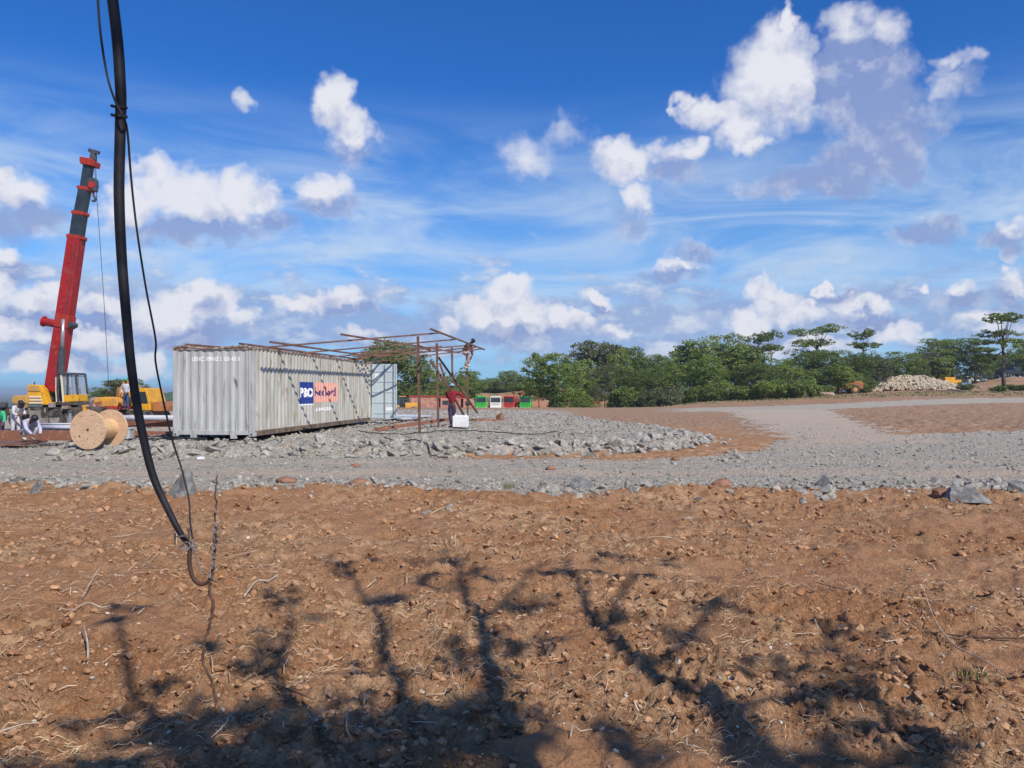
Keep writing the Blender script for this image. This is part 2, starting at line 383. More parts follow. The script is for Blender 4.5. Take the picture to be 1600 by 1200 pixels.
def fast_mesh(name, V, F4=None, F3=None, smooth=False):
    me = bpy.data.meshes.new(name)
    n4 = 0 if F4 is None else len(F4); n3 = 0 if F3 is None else len(F3)
    me.vertices.add(len(V)); me.vertices.foreach_set('co', np.asarray(V, np.float32).ravel())
    loops = np.concatenate([x.ravel() for x in (F4, F3) if x is not None and len(x)]).astype(np.int32)
    me.loops.add(len(loops)); me.loops.foreach_set('vertex_index', loops)
    st = np.concatenate([np.arange(n4) * 4, n4 * 4 + np.arange(n3) * 3]).astype(np.int32)
    me.polygons.add(n4 + n3); me.polygons.foreach_set('loop_start', st)
    me.polygons.foreach_set('use_smooth', np.full(n4 + n3, smooth))
    me.update(calc_edges=True); me.validate()
    return me
gme = fast_mesh('ground', verts, quads, tri, True)
g_, tr_, pl_, rd_ = masks(GX.ravel(), np.where(back, 1.0, GY).ravel())
ca = gme.color_attributes.new('zone', 'FLOAT_COLOR', 'POINT')
bp0 = bare_patch(GX.ravel(), GY.ravel()) * (1 - sm(GY.ravel(), 14, 22)); tr_ = np.where(g_ > .5, tr_, bp0)
arr = np.zeros((nr * na + 1, 4), np.float32); arr[:-1, 0] = g_; arr[:-1, 1] = tr_; arr[:-1, 2] = rd_; arr[:, 3] = 1
ca.data.foreach_set('color', arr.ravel())
gme.materials.append(gm)
ground = bpy.data.objects.new('ground', gme); COL.objects.link(ground); ground['kind'] = 'structure'

# ---------------------------------------------------------------- builders
def rotm(rx=0, ry=0, rz=0): return Euler((rx, ry, rz)).to_matrix()
class MB:
    def __init__(s): s.v = []; s.f = []
    def addv(s, vs, fs):
        o = len(s.v); s.v += [Vector(p) for p in vs]; s.f += [tuple(i + o for i in f) for f in fs]; return s
    def box(s, c, d, rot=None):
        hx, hy, hz_ = d[0] / 2, d[1] / 2, d[2] / 2; c = Vector(c)
        vs = [Vector((x, y, z)) for x in (-hx, hx) for y in (-hy, hy) for z in (-hz_, hz_)]
        if rot is not None: vs = [rot @ p for p in vs]
        return s.addv([c + p for p in vs], [(0, 1, 3, 2), (4, 6, 7, 5), (0, 4, 5, 1), (2, 3, 7, 6), (0, 2, 6, 4), (1, 5, 7, 3)])
    def b2(s, x0, x1, y0, y1, z0, z1): return s.box(((x0 + x1) / 2, (y0 + y1) / 2, (z0 + z1) / 2), (abs(x1 - x0), abs(y1 - y0), abs(z1 - z0)))
    def tube(s, pts, r, n=8, caps=True):
        pts = [Vector(p) for p in pts]; rs = r if isinstance(r, (list, tuple)) else [r] * len(pts)
        o = len(s.v); up = Vector((0, 0, 1)); prev = None
        for i, p in enumerate(pts):
            d = (pts[min(i + 1, len(pts) - 1)] - pts[max(i - 1, 0)]).normalized()
            if prev is None:
                a = d.cross(up) if abs(d.dot(up)) < .95 else d.cross(Vector((1, 0, 0)))
            else: a = prev - d * prev.dot(d)
            a.normalize(); prev = a; b = d.cross(a)
            for k in range(n):
                t = 2 * math.pi * k / n; s.v.append(p + (a * math.cos(t) + b * math.sin(t)) * rs[i])
        for i in range(len(pts) - 1):
            for k in range(n):
                k2 = (k + 1) % n; s.f.append((o + i * n + k, o + i * n + k2, o + (i + 1) * n + k2, o + (i + 1) * n + k))
        if caps:
            s.f.append(tuple(o + k for k in range(n))[::-1]); s.f.append(tuple(o + (len(pts) - 1) * n + k for k in range(n)))
        return s
    def beam(s, p0, p1, w, h=None):
        h = h or w; p0 = Vector(p0); p1 = Vector(p1); d = (p1 - p0); L = d.length
        q = d.to_track_quat('Y', 'Z').to_matrix()
        return s.box((p0 + p1) / 2, (w, L, h), q)
    def prism(s, poly, y0, y1):
        """outline in x,z; extruded in y"""
        n = len(poly); vs = [(x, y0, z) for x, z in poly] + [(x, y1, z) for x, z in poly]
        ar = sum(poly[i][0] * poly[(i + 1) % n][1] - poly[(i + 1) % n][0] * poly[i][1] for i in range(n))
        fs = [tuple(range(n)), tuple(range(2 * n - 1, n - 1, -1))] + [(i, i + n, (i + 1) % n + n, (i + 1) % n) for i in range(n)]
        if ar < 0: fs = [f[::-1] for f in fs]
        return s.addv(vs, fs)
    def ball(s, c, r, nu=12, nv_=8):
        c = Vector(c); r = r if isinstance(r, (tuple, list)) else (r, r, r); o = len(s.v)
        s.v.append(c + Vector((0, 0, r[2])))
        for i in range(1, nv_):
            a = math.pi * i / nv_
            for k in range(nu):
                t = 2 * math.pi * k / nu; s.v.append(c + Vector((r[0] * math.sin(a) * math.cos(t), r[1] * math.sin(a) * math.sin(t), r[2] * math.cos(a))))
        s.v.append(c - Vector((0, 0, r[2]))); e = len(s.v) - 1
        for k in range(nu): s.f.append((o, o + 1 + k, o + 1 + (k + 1) % nu))
        for i in range(nv_ - 2):
            for k in range(nu):
                a, b = o + 1 + i * nu, o + 1 + (i + 1) * nu; k2 = (k + 1) % nu; s.f.append((a + k, b + k, b + k2, a + k2))
        a = o + 1 + (nv_ - 2) * nu
        for k in range(nu): s.f.append((a + k, e, a + (k + 1) % nu))
        return s
    def build(s, name, m, parent=None, smooth=False, bevel=0, kind=None, label=None, local=False):
        vs = s.v
        if parent is not None and not local:
            off = Vector((0, 0, 0)); q_ = parent
            while q_ is not None: off += q_.location; q_ = q_.parent
            vs = [p - off for p in vs]
        me = bpy.data.meshes.new(name); me.from_pydata([tuple(p) for p in vs], [], s.f); me.update()
        if smooth: me.shade_smooth()
        for mm in (m if isinstance(m, (list, tuple)) else [m]): me.materials.append(M[mm] if isinstance(mm, str) else mm)
        o = bpy.data.objects.new(name, me); COL.objects.link(o)
        if parent is not None: o.parent = parent
        if bevel:
            bv = o.modifiers.new('bevel', 'BEVEL'); bv.width = bevel; bv.segments = 2; bv.limit_method = 'ANGLE'
        if kind: o['kind'] = kind
        if label: o['label'] = label
        return o
def thing(name, label, cat, loc=(0, 0, 0), rz=0, group=None):
    o = bpy.data.objects.new(name, None); COL.objects.link(o); o.empty_display_size = .3
    o.location = loc; o.rotation_euler = (0, 0, rz); tag(o, label, cat, group); return o
def tag(o, label, cat, group=None):
    o['label'] = label; o['category'] = cat
    if group: o['group'] = group
    return o
def centre(o):
    """put a single-mesh thing's origin at the middle of its base"""
    me = o.data; n = len(me.vertices); a = np.empty(n * 3, np.float32); me.vertices.foreach_get('co', a); a = a.reshape(-1, 3)
    c = (a.min(0) + a.max(0)) / 2; c[2] = a[:, 2].min(); me.vertices.foreach_set('co', (a - c).ravel()); me.update()
    o.location = o.location + Vector(c.tolist()); return o
def copy_tree(o, parent=None):
    c = o.copy(); COL.objects.link(c); c.parent = parent
    for ch in list(o.children): copy_tree(ch, c)
    return c

# ---------------------------------------------------------------- stones
def ico(sub):
    bm = bmesh.new(); bmesh.ops.create_icosphere(bm, subdivisions=sub, radius=1)
    V = np.array([v.co[:] for v in bm.verts]); F = np.array([[v.index for v in f.verts] for f in bm.faces]); bm.free(); return V, F
ICO1, ICO2, ICO3 = ico(1), ico(2), ico(3)
rng = np.random.default_rng(11)
def rock_verts(base, rg, cuts=9, keep=(.45, .85), squash=(1, 1, .7), rough=0):
    V = base[0].copy()
    for _ in range(cuts):
        n = rg.normal(size=3); n /= np.linalg.norm(n); d = rg.uniform(*keep)
        k = V @ n; V = np.where((k > d)[:, None], V - np.outer(k - d, n), V)
    if rough: V = V + rg.normal(size=V.shape) * rough
    return V * np.array(squash)
ROCKS = []
for i in range(14):
    V = rock_verts(ICO2, rng, 10, (.42, .8), (1, rng.uniform(.65, 1), rng.uniform(.34, .62)), .012)
    me = fast_mesh('stone', V, None, ICO2[1]); me.materials.append(M['stone']); ROCKS.append(me)
PALE = []
for i in range(6):
    V = rock_verts(ICO1, rng, 5, (.5, .8), (1, .8, .7), .02)
    me = fast_mesh('stone', V, None, ICO1[1]); me.materials.append(M['pale_stone']); PALE.append(me)
def stone(me, loc, s, parent=None, name='stone', rg=rng, tilt=.5):
    o = bpy.data.objects.new(name, me); COL.objects.link(o)
    o.location = loc; o.scale = (s, s, s); o.rotation_euler = (rg.normal() * tilt, rg.normal() * tilt, rg.uniform(0, 6.28))
    if parent is not None: o.parent = parent
    return o
def scatter(name, P3, S, m, rg, base=ICO1, variants=6, squash=(1, .85, .7), cuts=5, rough=.03, parent=None, smooth=False, sub3=None):
    """many small stones or clods, joined"""
    n = len(P3); Vs = []; Fs = []
    protos = [rock_verts(base, rg, cuts, (.5, .85), squash, rough) for _ in range(variants)]
    nv_ = len(base[0]); pi = rg.integers(0, variants, n)
    a = rg.uniform(0, 6.28, n); tl = rg.normal(size=(n, 2)) * .5
    PV = np.stack(protos)[pi]                                    # n,nv,3
    ca_, sa = np.cos(a)[:, None], np.sin(a)[:, None]
    x = PV[..., 0] * ca_ - PV[..., 1] * sa; y = PV[..., 0] * sa + PV[..., 1] * ca_; z = PV[..., 2] + x * tl[:, :1] * .5 + y * tl[:, 1:] * .5
    V = np.stack([x, y, z], -1) * np.asarray(S)[:, None, None] + np.asarray(P3)[:, None, :]
    F = base[1][None] + (np.arange(n) * nv_)[:, None, None]
    me = fast_mesh(name, V.reshape(-1, 3), None, F.reshape(-1, 3), smooth); me.materials.append(M[m])
    o = bpy.data.objects.new(name, me); COL.objects.link(o); o['kind'] = 'stuff'
    if parent is not None: o.parent = parent
    return o
def at_ground(x, y, dz=0):
    return np.stack([x, y, height(x, y) + dz], -1)
def fan(n, y0, y1, rg, half=.72, power=1.0):
    """points spread over the ground in front, denser where they are seen closer"""
    y = y0 * (y1 / y0) ** (rg.uniform(0, 1, n) ** power); x = rg.uniform(-half, half, n) * (y + .6); return x, y

# loose soil clods and crumbs
x, y = fan(20000, 2.9, 15, rng); g_, *_ = masks(x, y); pt = bare_patch(x, y) + .5 * vn(x * 3, y * 3, 77)
k = (g_ < .4) & (pt < .6); x, y = x[k], y[k]
s = .005 + .020 * rng.random(len(x)) ** 4 * 1.5
scatter('soil_crumbs', at_ground(x, y, .3 * s), s * (.7 + y * .09), 'clod', rng, ICO1, 8, (1, .85, .6), 4, .12)
x, y = fan(380, 3.2, 15.5, rng); g_, *_ = masks(x, y); k = (g_ < .5) & (fbm(x, y, .8, 2, 31) > -.05); x, y = x[k], y[k]
s = .022 + .045 * rng.random(len(x)) ** 3
scatter('soil_clods', at_ground(x, y, .2 * s), s * (.8 + y * .03), 'clod', rng, ICO2, 8, (1, .85, .6), 7, .09)
x, y = fan(2600, 2.9, 16, rng); s = .005 + .017 * rng.random(len(x)) ** 4
scatter('pebbles', at_ground(x, y, .3 * s), s * (.7 + y * .07), 'pebble', rng, ICO1, 8, (1, .8, .6), 4, .02)
# gravel on the road
x = rng.uniform(-24, 30, 26000); y = rng.uniform(13.2, 42, 26000) ; k = rng.random(26000) < (18 / y) ** 1.5; x, y = x[k], y[k]
g_, t_, p_, _ = masks(x, y); k = (g_ > .35) & (rng.random(len(x)) > t_ * .8) & (np.abs(x) < .75 * y); x, y = x[k], y[k]
s = .018 + .055 * rng.random(len(x)) ** 3.5
scatter('road_gravel', at_ground(x, y, .2 * s), s * (1 + .0 * y), 'stone', rng, ICO1, 10, (1, .8, .6), 5, .02)

# broken-rock platform: the small rubble joined, the larger stones one by one
x = rng.uniform(-12, 8, 16000); y = rng.uniform(18.8, 58, 16000); k = rng.random(16000) < (22 / y); x, y = x[k], y[k]
sd = poly_sd(x, y, PLATEAU) + fbm(x, y, .9, 4, 50) * .3
inbox = (x > -10.1) & (x < -3.6 - 0 * x) & (y > 22) & (y < 34) & (x < -7.3 + .095 * (y - 22))
k = (sd > -.35) & ~inbox; x, y, sd = x[k], y[k], sd[k]
s = (.05 + .11 * rng.random(len(x)) ** 2.5) * np.where(sd > 1.0, .72, 1.0)
platform = scatter('rubble_platform', at_ground(x, y, .0), s * np.where(y < 25, 1, .8 + y * .01), 'stone', rng, ICO1, 12, (1, .8, .55), 6, .02)
platform['kind'] = 'structure'
pts = []
def edge_pts(poly, n, lo, hi, rg, inset=(-.25, .55)):
    out = []
    for i in range(n):
        t = lo + (hi - lo) * rg.random(); L = [(Vector(poly[j]), Vector(poly[j + 1])) for j in range(len(poly) - 1)]
        tot = sum((b - a).length for a, b in L); d = t * tot
        for a, b in L:
            if d <= (b - a).length: break
            d -= (b - a).length
        e = (b - a).normalized(); p = a + e * d; nrm = Vector((-e.y, e.x)); p = p + nrm * rg.uniform(*inset); out.append((p.x, p.y))
    return out
front = PLATEAU[1:10]
for (px_, py_) in edge_pts(front, 230, 0, 1, rng, (-.35, .9)): pts.append((px_, py_, rng.uniform(.09, .24)))
for (px_, py_) in edge_pts(PLATEAU[3:9], 60, 0.1, 1, rng, (-.1, 1.6)): pts.append((px_, py_, rng.uniform(.18, .34)))
pts = [p for p in pts if not (-10.2 < p[0] < -7.0 and p[1] > 21.6)][:295]
for (px_, py_, s) in pts: stone(ROCKS[rng.integers(14)], (px_, py_, hz(px_, py_) + s * .12), s, platform)

# stones lying along the verge between soil and road
vp = []
u_ = rng.uniform(-200, 1800, 2600); vv_ = np.interp(u_, EDGE_U, EDGE_V) + rng.normal(size=2600) * 7 - 4; ok_ = fbm(u_ / 60, vv_ / 25, 1, 3, 15) > -.05; u_, vv_ = u_[ok_], vv_[ok_]
Y_ = 1200 * EYE / (vv_ - 612); X_ = (u_ - 800) / 1200 * Y_; s_ = rng.uniform(.025, .095, len(u_)) * rng.uniform(.5, 1, len(u_))
scatter('verge_rubble', at_ground(X_, Y_, s_ * .15), s_, 'stone', rng, ICO1, 10, (1, .8, .6), 6, .03)
for c_u, c_v, n, sp_ in [(290, 772, 16, 30), (140, 762, 14, 60), (880, 765, 16, 45), (940, 760, 10, 40), (1275, 775, 14, 30), (1500, 765, 18, 70), (1580, 765, 8, 30), (1130, 695, 10, 30), (20, 752, 10, 40), (440, 690, 14, 60), (620, 770, 8, 60), (1000, 775, 6, 40), (700, 800, 3, 30), (1150, 715, 8, 30)]:
    for i in range(n):
        uu = c_u + rng.normal() * sp_ * .6; vv = c_v + rng.normal() * 5; Y = 1200 * EYE / (vv - 612); vp.append(((uu - 800) / 1200 * Y, Y, rng.uniform(.07, .17)))
for (px_, py_, s) in vp[:200]: stone(ROCKS[rng.integers(14)], (px_, py_, hz(px_, py_) + s * .1), s, ground)
# ================================================================ materials of the made things
M['paint_white'] = mat('faded_container_paint', (.36, .35, .30), .6, (.50, .485, .435), 2.2, stretch=(1.2, 1.2, .25), col3=(.27, .215, .14), lo=.35, hi=.65)
M['paint_cool'] = mat('cool_container_paint', (.38, .385, .365), .6, (.49, .49, .465), 2.6, stretch=(2.2, 2.2, .22), col3=(.27, .27, .24), lo=.35, hi=.65)
M['stone_dark'] = mat('dark_grey_stone', (.14, .14, .135), .85, (.25, .245, .23), 6, bump=.02, bscale=16)
M['rail_rust'] = mat('rusted_rail', (.16, .10, .08), .85, (.42, .36, .31), 5, col3=(.20, .09, .05), bump=.003)
M['under_rail'] = mat('muddy_bottom_rail', (.12, .085, .06), .9, (.20, .15, .11), 3)
M['galv'] = mat('door_paint', (.44, .52, .56), .5, (.52, .58, .60), 3, stretch=(1, 1, .4))
M['blue_panel'] = mat('blue_panel', (.018, .04, .22), .5, (.03, .06, .27), 4)
M['orange_panel'] = mat('orange_panel', (.78, .36, .27), .55, (.72, .42, .34), 3)
M['lettering_white'] = mat('white_lettering', (.82, .82, .82), .6)
M['lettering_purple'] = mat('purple_lettering', (.06, .02, .13), .6)
M['rubber_black'] = mat('black_rubber_sheath', (.008, .009, .013), .62, (.02, .02, .024), 14, spec=.3, bump=.0006, bscale=90)
M['rubber_brown'] = mat('dusty_cable_end', (.075, .038, .03), .7, (.05, .03, .028), 12)
M['wire'] = mat('thin_dark_wire', (.02, .02, .024), .6)
M['wire_grey'] = mat('frayed_grey_binding', (.20, .17, .17), .8, (.10, .08, .08), 40)
M['vine'] = mat('dry_stem', (.075, .04, .028), .9, (.14, .09, .06), 30)
M['plywood'] = mat('drum_plywood', (.62, .42, .26), .75, (.54, .35, .21), 6, stretch=(1, 1, 3), col3=(.42, .27, .17))
M['plywood_core'] = mat('drum_core', (.66, .42, .22), .7, (.58, .36, .18), 5)
M['crane_red'] = mat('crane_red_paint', (.34, .014, .016), .45, (.27, .012, .012), 1.5, spec=.4, col3=(.30, .06, .04))
M['crane_black'] = mat('crane_dark_paint', (.018, .028, .036), .4, (.03, .045, .055), 2, spec=.5)
M['collar_red'] = mat('collar_red', (.40, .035, .02), .5, (.28, .03, .02), 6)
M['crane_yellow'] = mat('crane_yellow_paint', (.72, .36, .015), .5, (.60, .30, .03), 2, col3=(.36, .2, .06))
M['dust_yellow'] = mat('dusty_yellow_paint', (.52, .28, .06), .7, (.42, .25, .10), 3)
M['cream'] = mat('cream_paint', (.66, .60, .46), .6)
M['grime'] = mat('greasy_chassis', (.035, .032, .032), .8, (.12, .09, .07), 2.5, col3=(.18, .14, .11))
M['dust_grey'] = mat('dusty_grey_metal', (.20, .18, .16), .8, (.30, .27, .24), 3)
M['steel'] = mat('bright_steel', (.42, .44, .46), .35, metal=.6)
M['dark_steel'] = mat('dark_steel', (.05, .055, .065), .5, (.08, .08, .09), 4)
M['tyre'] = mat('dusty_tyre', (.035, .033, .032), .9, (.13, .11, .09), 4)
M['glass'] = mat('cab_glass', (.03, .045, .06), .08, spec=.8)
M['win_glass'] = bpy.data.materials.new('clear_glass'); M['win_glass'].use_nodes = True
_b = M['win_glass'].node_tree.nodes['Principled BSDF']; _b.inputs['Base Color'].default_value = (.45, .52, .58, 1); _b.inputs['Roughness'].default_value = .1; _b.inputs['Alpha'].default_value = .28
M['rust_pipe'] = mat('rust_coated_steel', (.26, .115, .07), .8, (.25, .10, .06), 2.5, col3=(.42, .20, .12))
M['grey_pipe'] = mat('white_grey_pipe', (.58, .58, .62), .55, (.46, .46, .50), 2)
M['box_grey'] = mat('grey_plastic', (.42, .44, .46), .6)
M['white_plastic'] = mat('white_plastic', (.80, .80, .80), .5, (.70, .70, .70), 3)
M['sheet'] = mat('pale_sheet_metal', (.60, .65, .68), .4, (.50, .55, .58), 2)
M['skin'] = mat('brown_skin', (.13, .065, .04), .6)
M['cloth_white'] = mat('pale_work_cloth', (.56, .54, .58), .9, (.46, .44, .48), 9)
M['cloth_lilac'] = mat('washed_blue_cloth', (.46, .46, .55), .9, (.38, .38, .48), 9)
M['cloth_blue'] = mat('blue_jeans', (.035, .07, .17), .9, (.05, .09, .2), 9)
M['cloth_navy'] = mat('dark_plum_trousers', (.05, .035, .075), .9, (.07, .05, .09), 9)
M['cloth_red'] = mat('dark_red_shirt', (.24, .018, .03), .9, (.17, .015, .025), 6)
M['cloth_maroon'] = mat('brown_red_shirt', (.12, .04, .04), .9, (.18, .07, .07), 9)
M['cloth_pink'] = mat('dusty_pale_trousers', (.48, .36, .33), .9, (.40, .30, .28), 9)
M['cloth_green'] = mat('bright_green_shirt', (.04, .42, .20), .9)
M['helmet_green'] = mat('green_helmet', (.02, .30, .12), .4)
M['helmet_blue'] = mat('pale_blue_cap', (.20, .32, .50), .5)
M['mask_dark'] = mat('dark_mask', (.02, .02, .026), .5)
M['boot'] = mat('dusty_boot', (.09, .06, .05), .9)
M['boot_pale'] = mat('pale_glove', (.55, .45, .34), .9)
M['eye'] = mat('eye', (.02, .015, .012), .3)
M['tipper_red'] = mat('tipper_red', (.40, .03, .03), .6, (.30, .03, .03), 2)
M['tipper_dusty'] = mat('dusty_pink_tipper', (.46, .25, .19), .8, (.36, .15, .12), 1.2, col3=(.48, .32, .24))
M['cab_green'] = mat('green_cab_paint', (.03, .46, .05), .4, spec=.5)
M['cab_white'] = mat('white_cab_paint', (.78, .78, .76), .4, spec=.5)
M['cab_red'] = mat('red_cab_paint', (.50, .05, .03), .4, spec=.5)
M['cat_yellow'] = mat('loader_yellow', (.68, .34, .04), .6, (.5, .26, .07), 1.5)
M['loader_orange'] = mat('loader_orange', (.45, .16, .05), .7, (.30, .13, .06), 1.5)
M['lamp_glass'] = mat('headlamp', (.7, .7, .68), .2)
M['soil_red'] = mat('red_earth_lump', (.19, .09, .05), .95, (.30, .16, .10), 4, bump=.02, bscale=12)
M['soil_pale'] = mat('pale_debris', (.28, .19, .13), .95, (.38, .28, .20), 1.4, bump=.03, bscale=9)
M['roof_sheet'] = mat('grey_roof_sheet', (.30, .31, .33), .6, (.22, .2, .19), 3)
M['car_dark'] = mat('dark_car_paint', (.02, .025, .03), .3, spec=.6)
M['shirt_check'] = M['cloth_maroon']

# ================================================================ shipping container
CZ = -math.atan(.095)
cont = thing('shipping_container', 'long faded white corrugated shipping container with blue and orange panels, on the grey rubble', 'shipping container', (-7.39, 22.0, .36), CZ)
CW, CL, CH = 2.44, 12.19, 2.59
def cprof(y, pitch=.278, dep=.036):
    """distance the side sheet stands back"""
    t = (y % pitch) / pitch
    return dep * (0 if t < .25 else (t - .25) / .22 if t < .47 else 1 if t < .75 else (1 - t) / .25)
def breaks(a, b, pitch=.278):
    out = [a, b]; k = int(a / pitch) - 1
    while k * pitch < b + pitch:
        for t in (0, .25, .47, .75):
            y = (k + t) * pitch
            if a < y < b: out.append(y)
        k += 1
    return sorted(set(out))
def corr_sheet(axis, at, sgn, a, b, z0, z1, pitch=.278, dep=.036):
    br_ = breaks(a, b, pitch); vs = []; fs = []
    zs = [z0, z1]
    for y in br_:
        d = at - sgn * cprof(y, pitch, dep)
        for z in zs: vs.append((d, y, z) if axis == 'x' else (y, d, z))
    for i in range(len(br_) - 1):
        f = (2 * i, 2 * i + 2, 2 * i + 3, 2 * i + 1); fs.append(f if (axis == 'x') == (sgn > 0) else f[::-1])
    return MB().addv(vs, fs)
for sx, at_ in ((1, -.012), (-1, -CW + .012)):
    o = corr_sheet('x', at_, sx, .16, CL - .1, .15, CH - .06).build('side_wall', 'paint_white', cont, local=True)
o = corr_sheet('y', .02, -1, -CW + .15, -.15, .16, CH - .09, .235, .020).build('end_wall', 'paint_cool', cont, local=True)
for x0, x1 in ((-.16, 0), (-CW, -CW + .16)):
    m_ = MB(); m_.b2(x0, x1, 0, .10, .118, CH - .118); m_.build('corner_post', 'paint_cool', cont, local=True, bevel=.008)
    MB().b2(x0 + .03, x1 - .03, CL - .09, CL, .118, CH - .118).build('corner_post', 'paint_white', cont, local=True, bevel=.008)
for x0 in (-.17, -CW - .005):
    for y0 in (-.005, CL - .17):
        for z0 in (0, CH - .118):
            m_ = MB(); m_.b2(x0, x0 + .175, y0, y0 + .175, z0, z0 + .118)
            cst = m_.build('corner_casting', 'rail_rust' if z0 else 'paint_cool', cont, local=True, bevel=.012)
            if y0 < 1: MB().tube([(x0 + .0875, y0 - .004, z0 + .059), (x0 + .0875, y0 + .01, z0 + .059)], .032, 10).build('casting_hole', 'dark_steel', cst, local=True)
MB().b2(-.155, -.002, .175, CL - .175, CH - .062, CH).build('top_rail', 'rail_rust', cont, local=True)
MB().b2(-CW + .002, -CW + .155, .175, CL - .175, CH - .062, CH).build('top_rail', 'rail_rust', cont, local=True)
MB().b2(-CW + .175, -.175, -.002, .08, CH - .092, CH - .004).build('top_rail', 'rail_rust', cont, local=True)
MB().b2(-.10, .002, .175, CL - .175, 0.01, .158).build('bottom_rail', 'under_rail', cont, local=True)
MB().b2(-CW, -CW + .10, .175, CL - .175, 0.01, .158).build('bottom_rail', 'under_rail', cont, local=True)
MB().b2(-CW + .175, -.175, 0.0, .10, .05, .165).build('bottom_rail', 'paint_cool', cont, local=True)
for xx in (-CW + .62, -.62): MB().b2(xx - .09, xx + .09, .0, .09, -.06, .049).build('fork_pocket', 'paint_cool', cont, local=True)
# roof sheet with its rusty wavy edge
def roofv():
    m_ = MB(); n = 44
    for i in range(n + 1):
        y = .09 + (CL - .2) * i / n; z = CH - .02 - (.02 if i % 2 else 0)
        m_.v += [Vector((-CW + .156, y, z)), Vector((-.156, y, z))]
    for i in range(n): m_.f.append((2 * i, 2 * i + 1, 2 * i + 3, 2 * i + 2))
    return m_
roofv().build('roof', 'rail_rust', cont, local=True)
MB().b2(-CW + .1, -.1, .1, CL - .1, .1, .14).build('container_floor', 'under_rail', cont, local=True)
# buckled, rusting flashing along the front of the roof
m_ = MB(); pr = [(-CW + .02, .0), (-2.1, .035), (-1.75, .0), (-1.35, -.045), (-.95, -.012), (-.6, .012), (-.17, .035)]
for i in range(len(pr) - 1):
    (xa, za), (xb, zb) = pr[i], pr[i + 1]; m_.addv([(xa, -.022, CH - .045 + za), (xb, -.022, CH - .045 + zb), (xb, -.012, CH + .012 + zb), (xa, -.012, CH + .012 + za), (xa, .2, CH + .014 + za), (xb, .2, CH + .014 + zb)], [(0, 1, 2, 3), (3, 2, 5, 4)])
m_.build('roof_flashing', 'rail_rust', cont, local=True)
# front: dark gaps where the corrugations run in under the top rail are shadowed by the rail itself; a gash in the sheet
MB().addv([(-.62, -.008, 1.72), (-.52, -.008, 1.62), (-.475, -.008, 1.44), (-.49, -.008, 1.43), (-.545, -.008, 1.58)], [(0, 4, 3, 2, 1)]).build('gash', 'dark_steel', cont, local=True)
# painted panels and lettering that follow the corrugations
def onto_side(obj_name, verts, faces, material, lift, parent):
    """flat shape in (y along the side, z up) cut at the corrugation edges and laid on the sheet"""
    bm = bmesh.new(); vs = [bm.verts.new((0, y, z)) for y, z in verts]
    for f in faces: bm.faces.new([vs[i] for i in f])
    ys = [v.co.y for v in bm.verts]
    for y in breaks(min(ys), max(ys))[1:-1]:
        bmesh.ops.bisect_plane(bm, geom=bm.verts[:] + bm.edges[:] + bm.faces[:], plane_co=(0, y, 0), plane_no=(0, 1, 0))
    for v in bm.verts: v.co.x = -.012 - cprof(v.co.y) + lift
    bmesh.ops.recalc_face_normals(bm, faces=bm.faces[:])
    if sum(f.normal.x for f in bm.faces) < 0: bmesh.ops.reverse_faces(bm, faces=bm.faces[:])
    me = bpy.data.meshes.new(obj_name); bm.to_mesh(me); bm.free(); me.materials.append(M[material])
    o = bpy.data.objects.new(obj_name, me); COL.objects.link(o); o.parent = parent; return o
def text_shape(body, bold=.0):
    cu = bpy.data.curves.new('lettering', 'FONT'); cu.body = body; cu.size = 1; cu.fill_mode = 'FRONT'; cu.offset = bold; cu.resolution_u = 3
    o = bpy.data.objects.new('lettering', cu); COL.objects.link(o)
    me = bpy.data.meshes.new_from_object(o.evaluated_get(bpy.context.evaluated_depsgraph_get()))
    bpy.data.objects.remove(o); bpy.data.curves.remove(cu)
    V = np.array([v.co[:2] for v in me.vertices]); F = [tuple(p.vertices) for p in me.polygons]; bpy.data.meshes.remove(me); return V, F
def letter_box(body, y0, y1, z0, z1, material, parent, lift=.006, bold=.02):
    V, F = text_shape(body, bold)
    lo, hi = V.min(0), V.max(0); V = (V - lo) / (hi - lo); V = V * (y1 - y0, z1 - z0) + (y0, z0)
    return onto_side('lettering', V.tolist(), F, material, lift, parent)
def side_y(u):      # how far along the side a picture column falls
    k = (u - 800) / 1200; Y = (-7.39 - .095 * 22) / (k - .095); return (Y - 22) / math.cos(CZ)
def grid_panel(y0, y1, z0, z1): return [(y0, z0), (y1, z0), (y1, z1), (y0, z1)], [(0, 1, 2, 3)]
yb0, yb1, yo1 = side_y(469), side_y(491.5), side_y(528)
zt, zb_ = 1.62, .88
blue = onto_side('blue_panel', *grid_panel(yb0, yb1, zb_, zt), 'blue_panel', .003, cont)
onto_side('panel_border', *grid_panel(yb0, yb1, zb_ - .05, zb_ - .012), 'lettering_white', .003, cont)
orange = onto_side('orange_panel', *grid_panel(yb1 + .03, yo1, zb_ + .03, zt - .0), 'orange_panel', .003, cont)
letter_box('P&O', yb0 + .03, yb1 - .12, 1.09, 1.43, 'lettering_white', blue, bold=.035)
letter_box('Nedlloyd', yb1 + .05, yo1 - .25, 1.02, 1.45, 'lettering_purple', orange, bold=.012)
letter_box('509622', side_y(493), side_y(518), .60, .72, 'lettering_white', cont, .004)
V, F = text_shape('USNC 509862 2  GB 4310', .03); lo, hi = V.min(0), V.max(0); V = (V - lo) / (hi - lo)
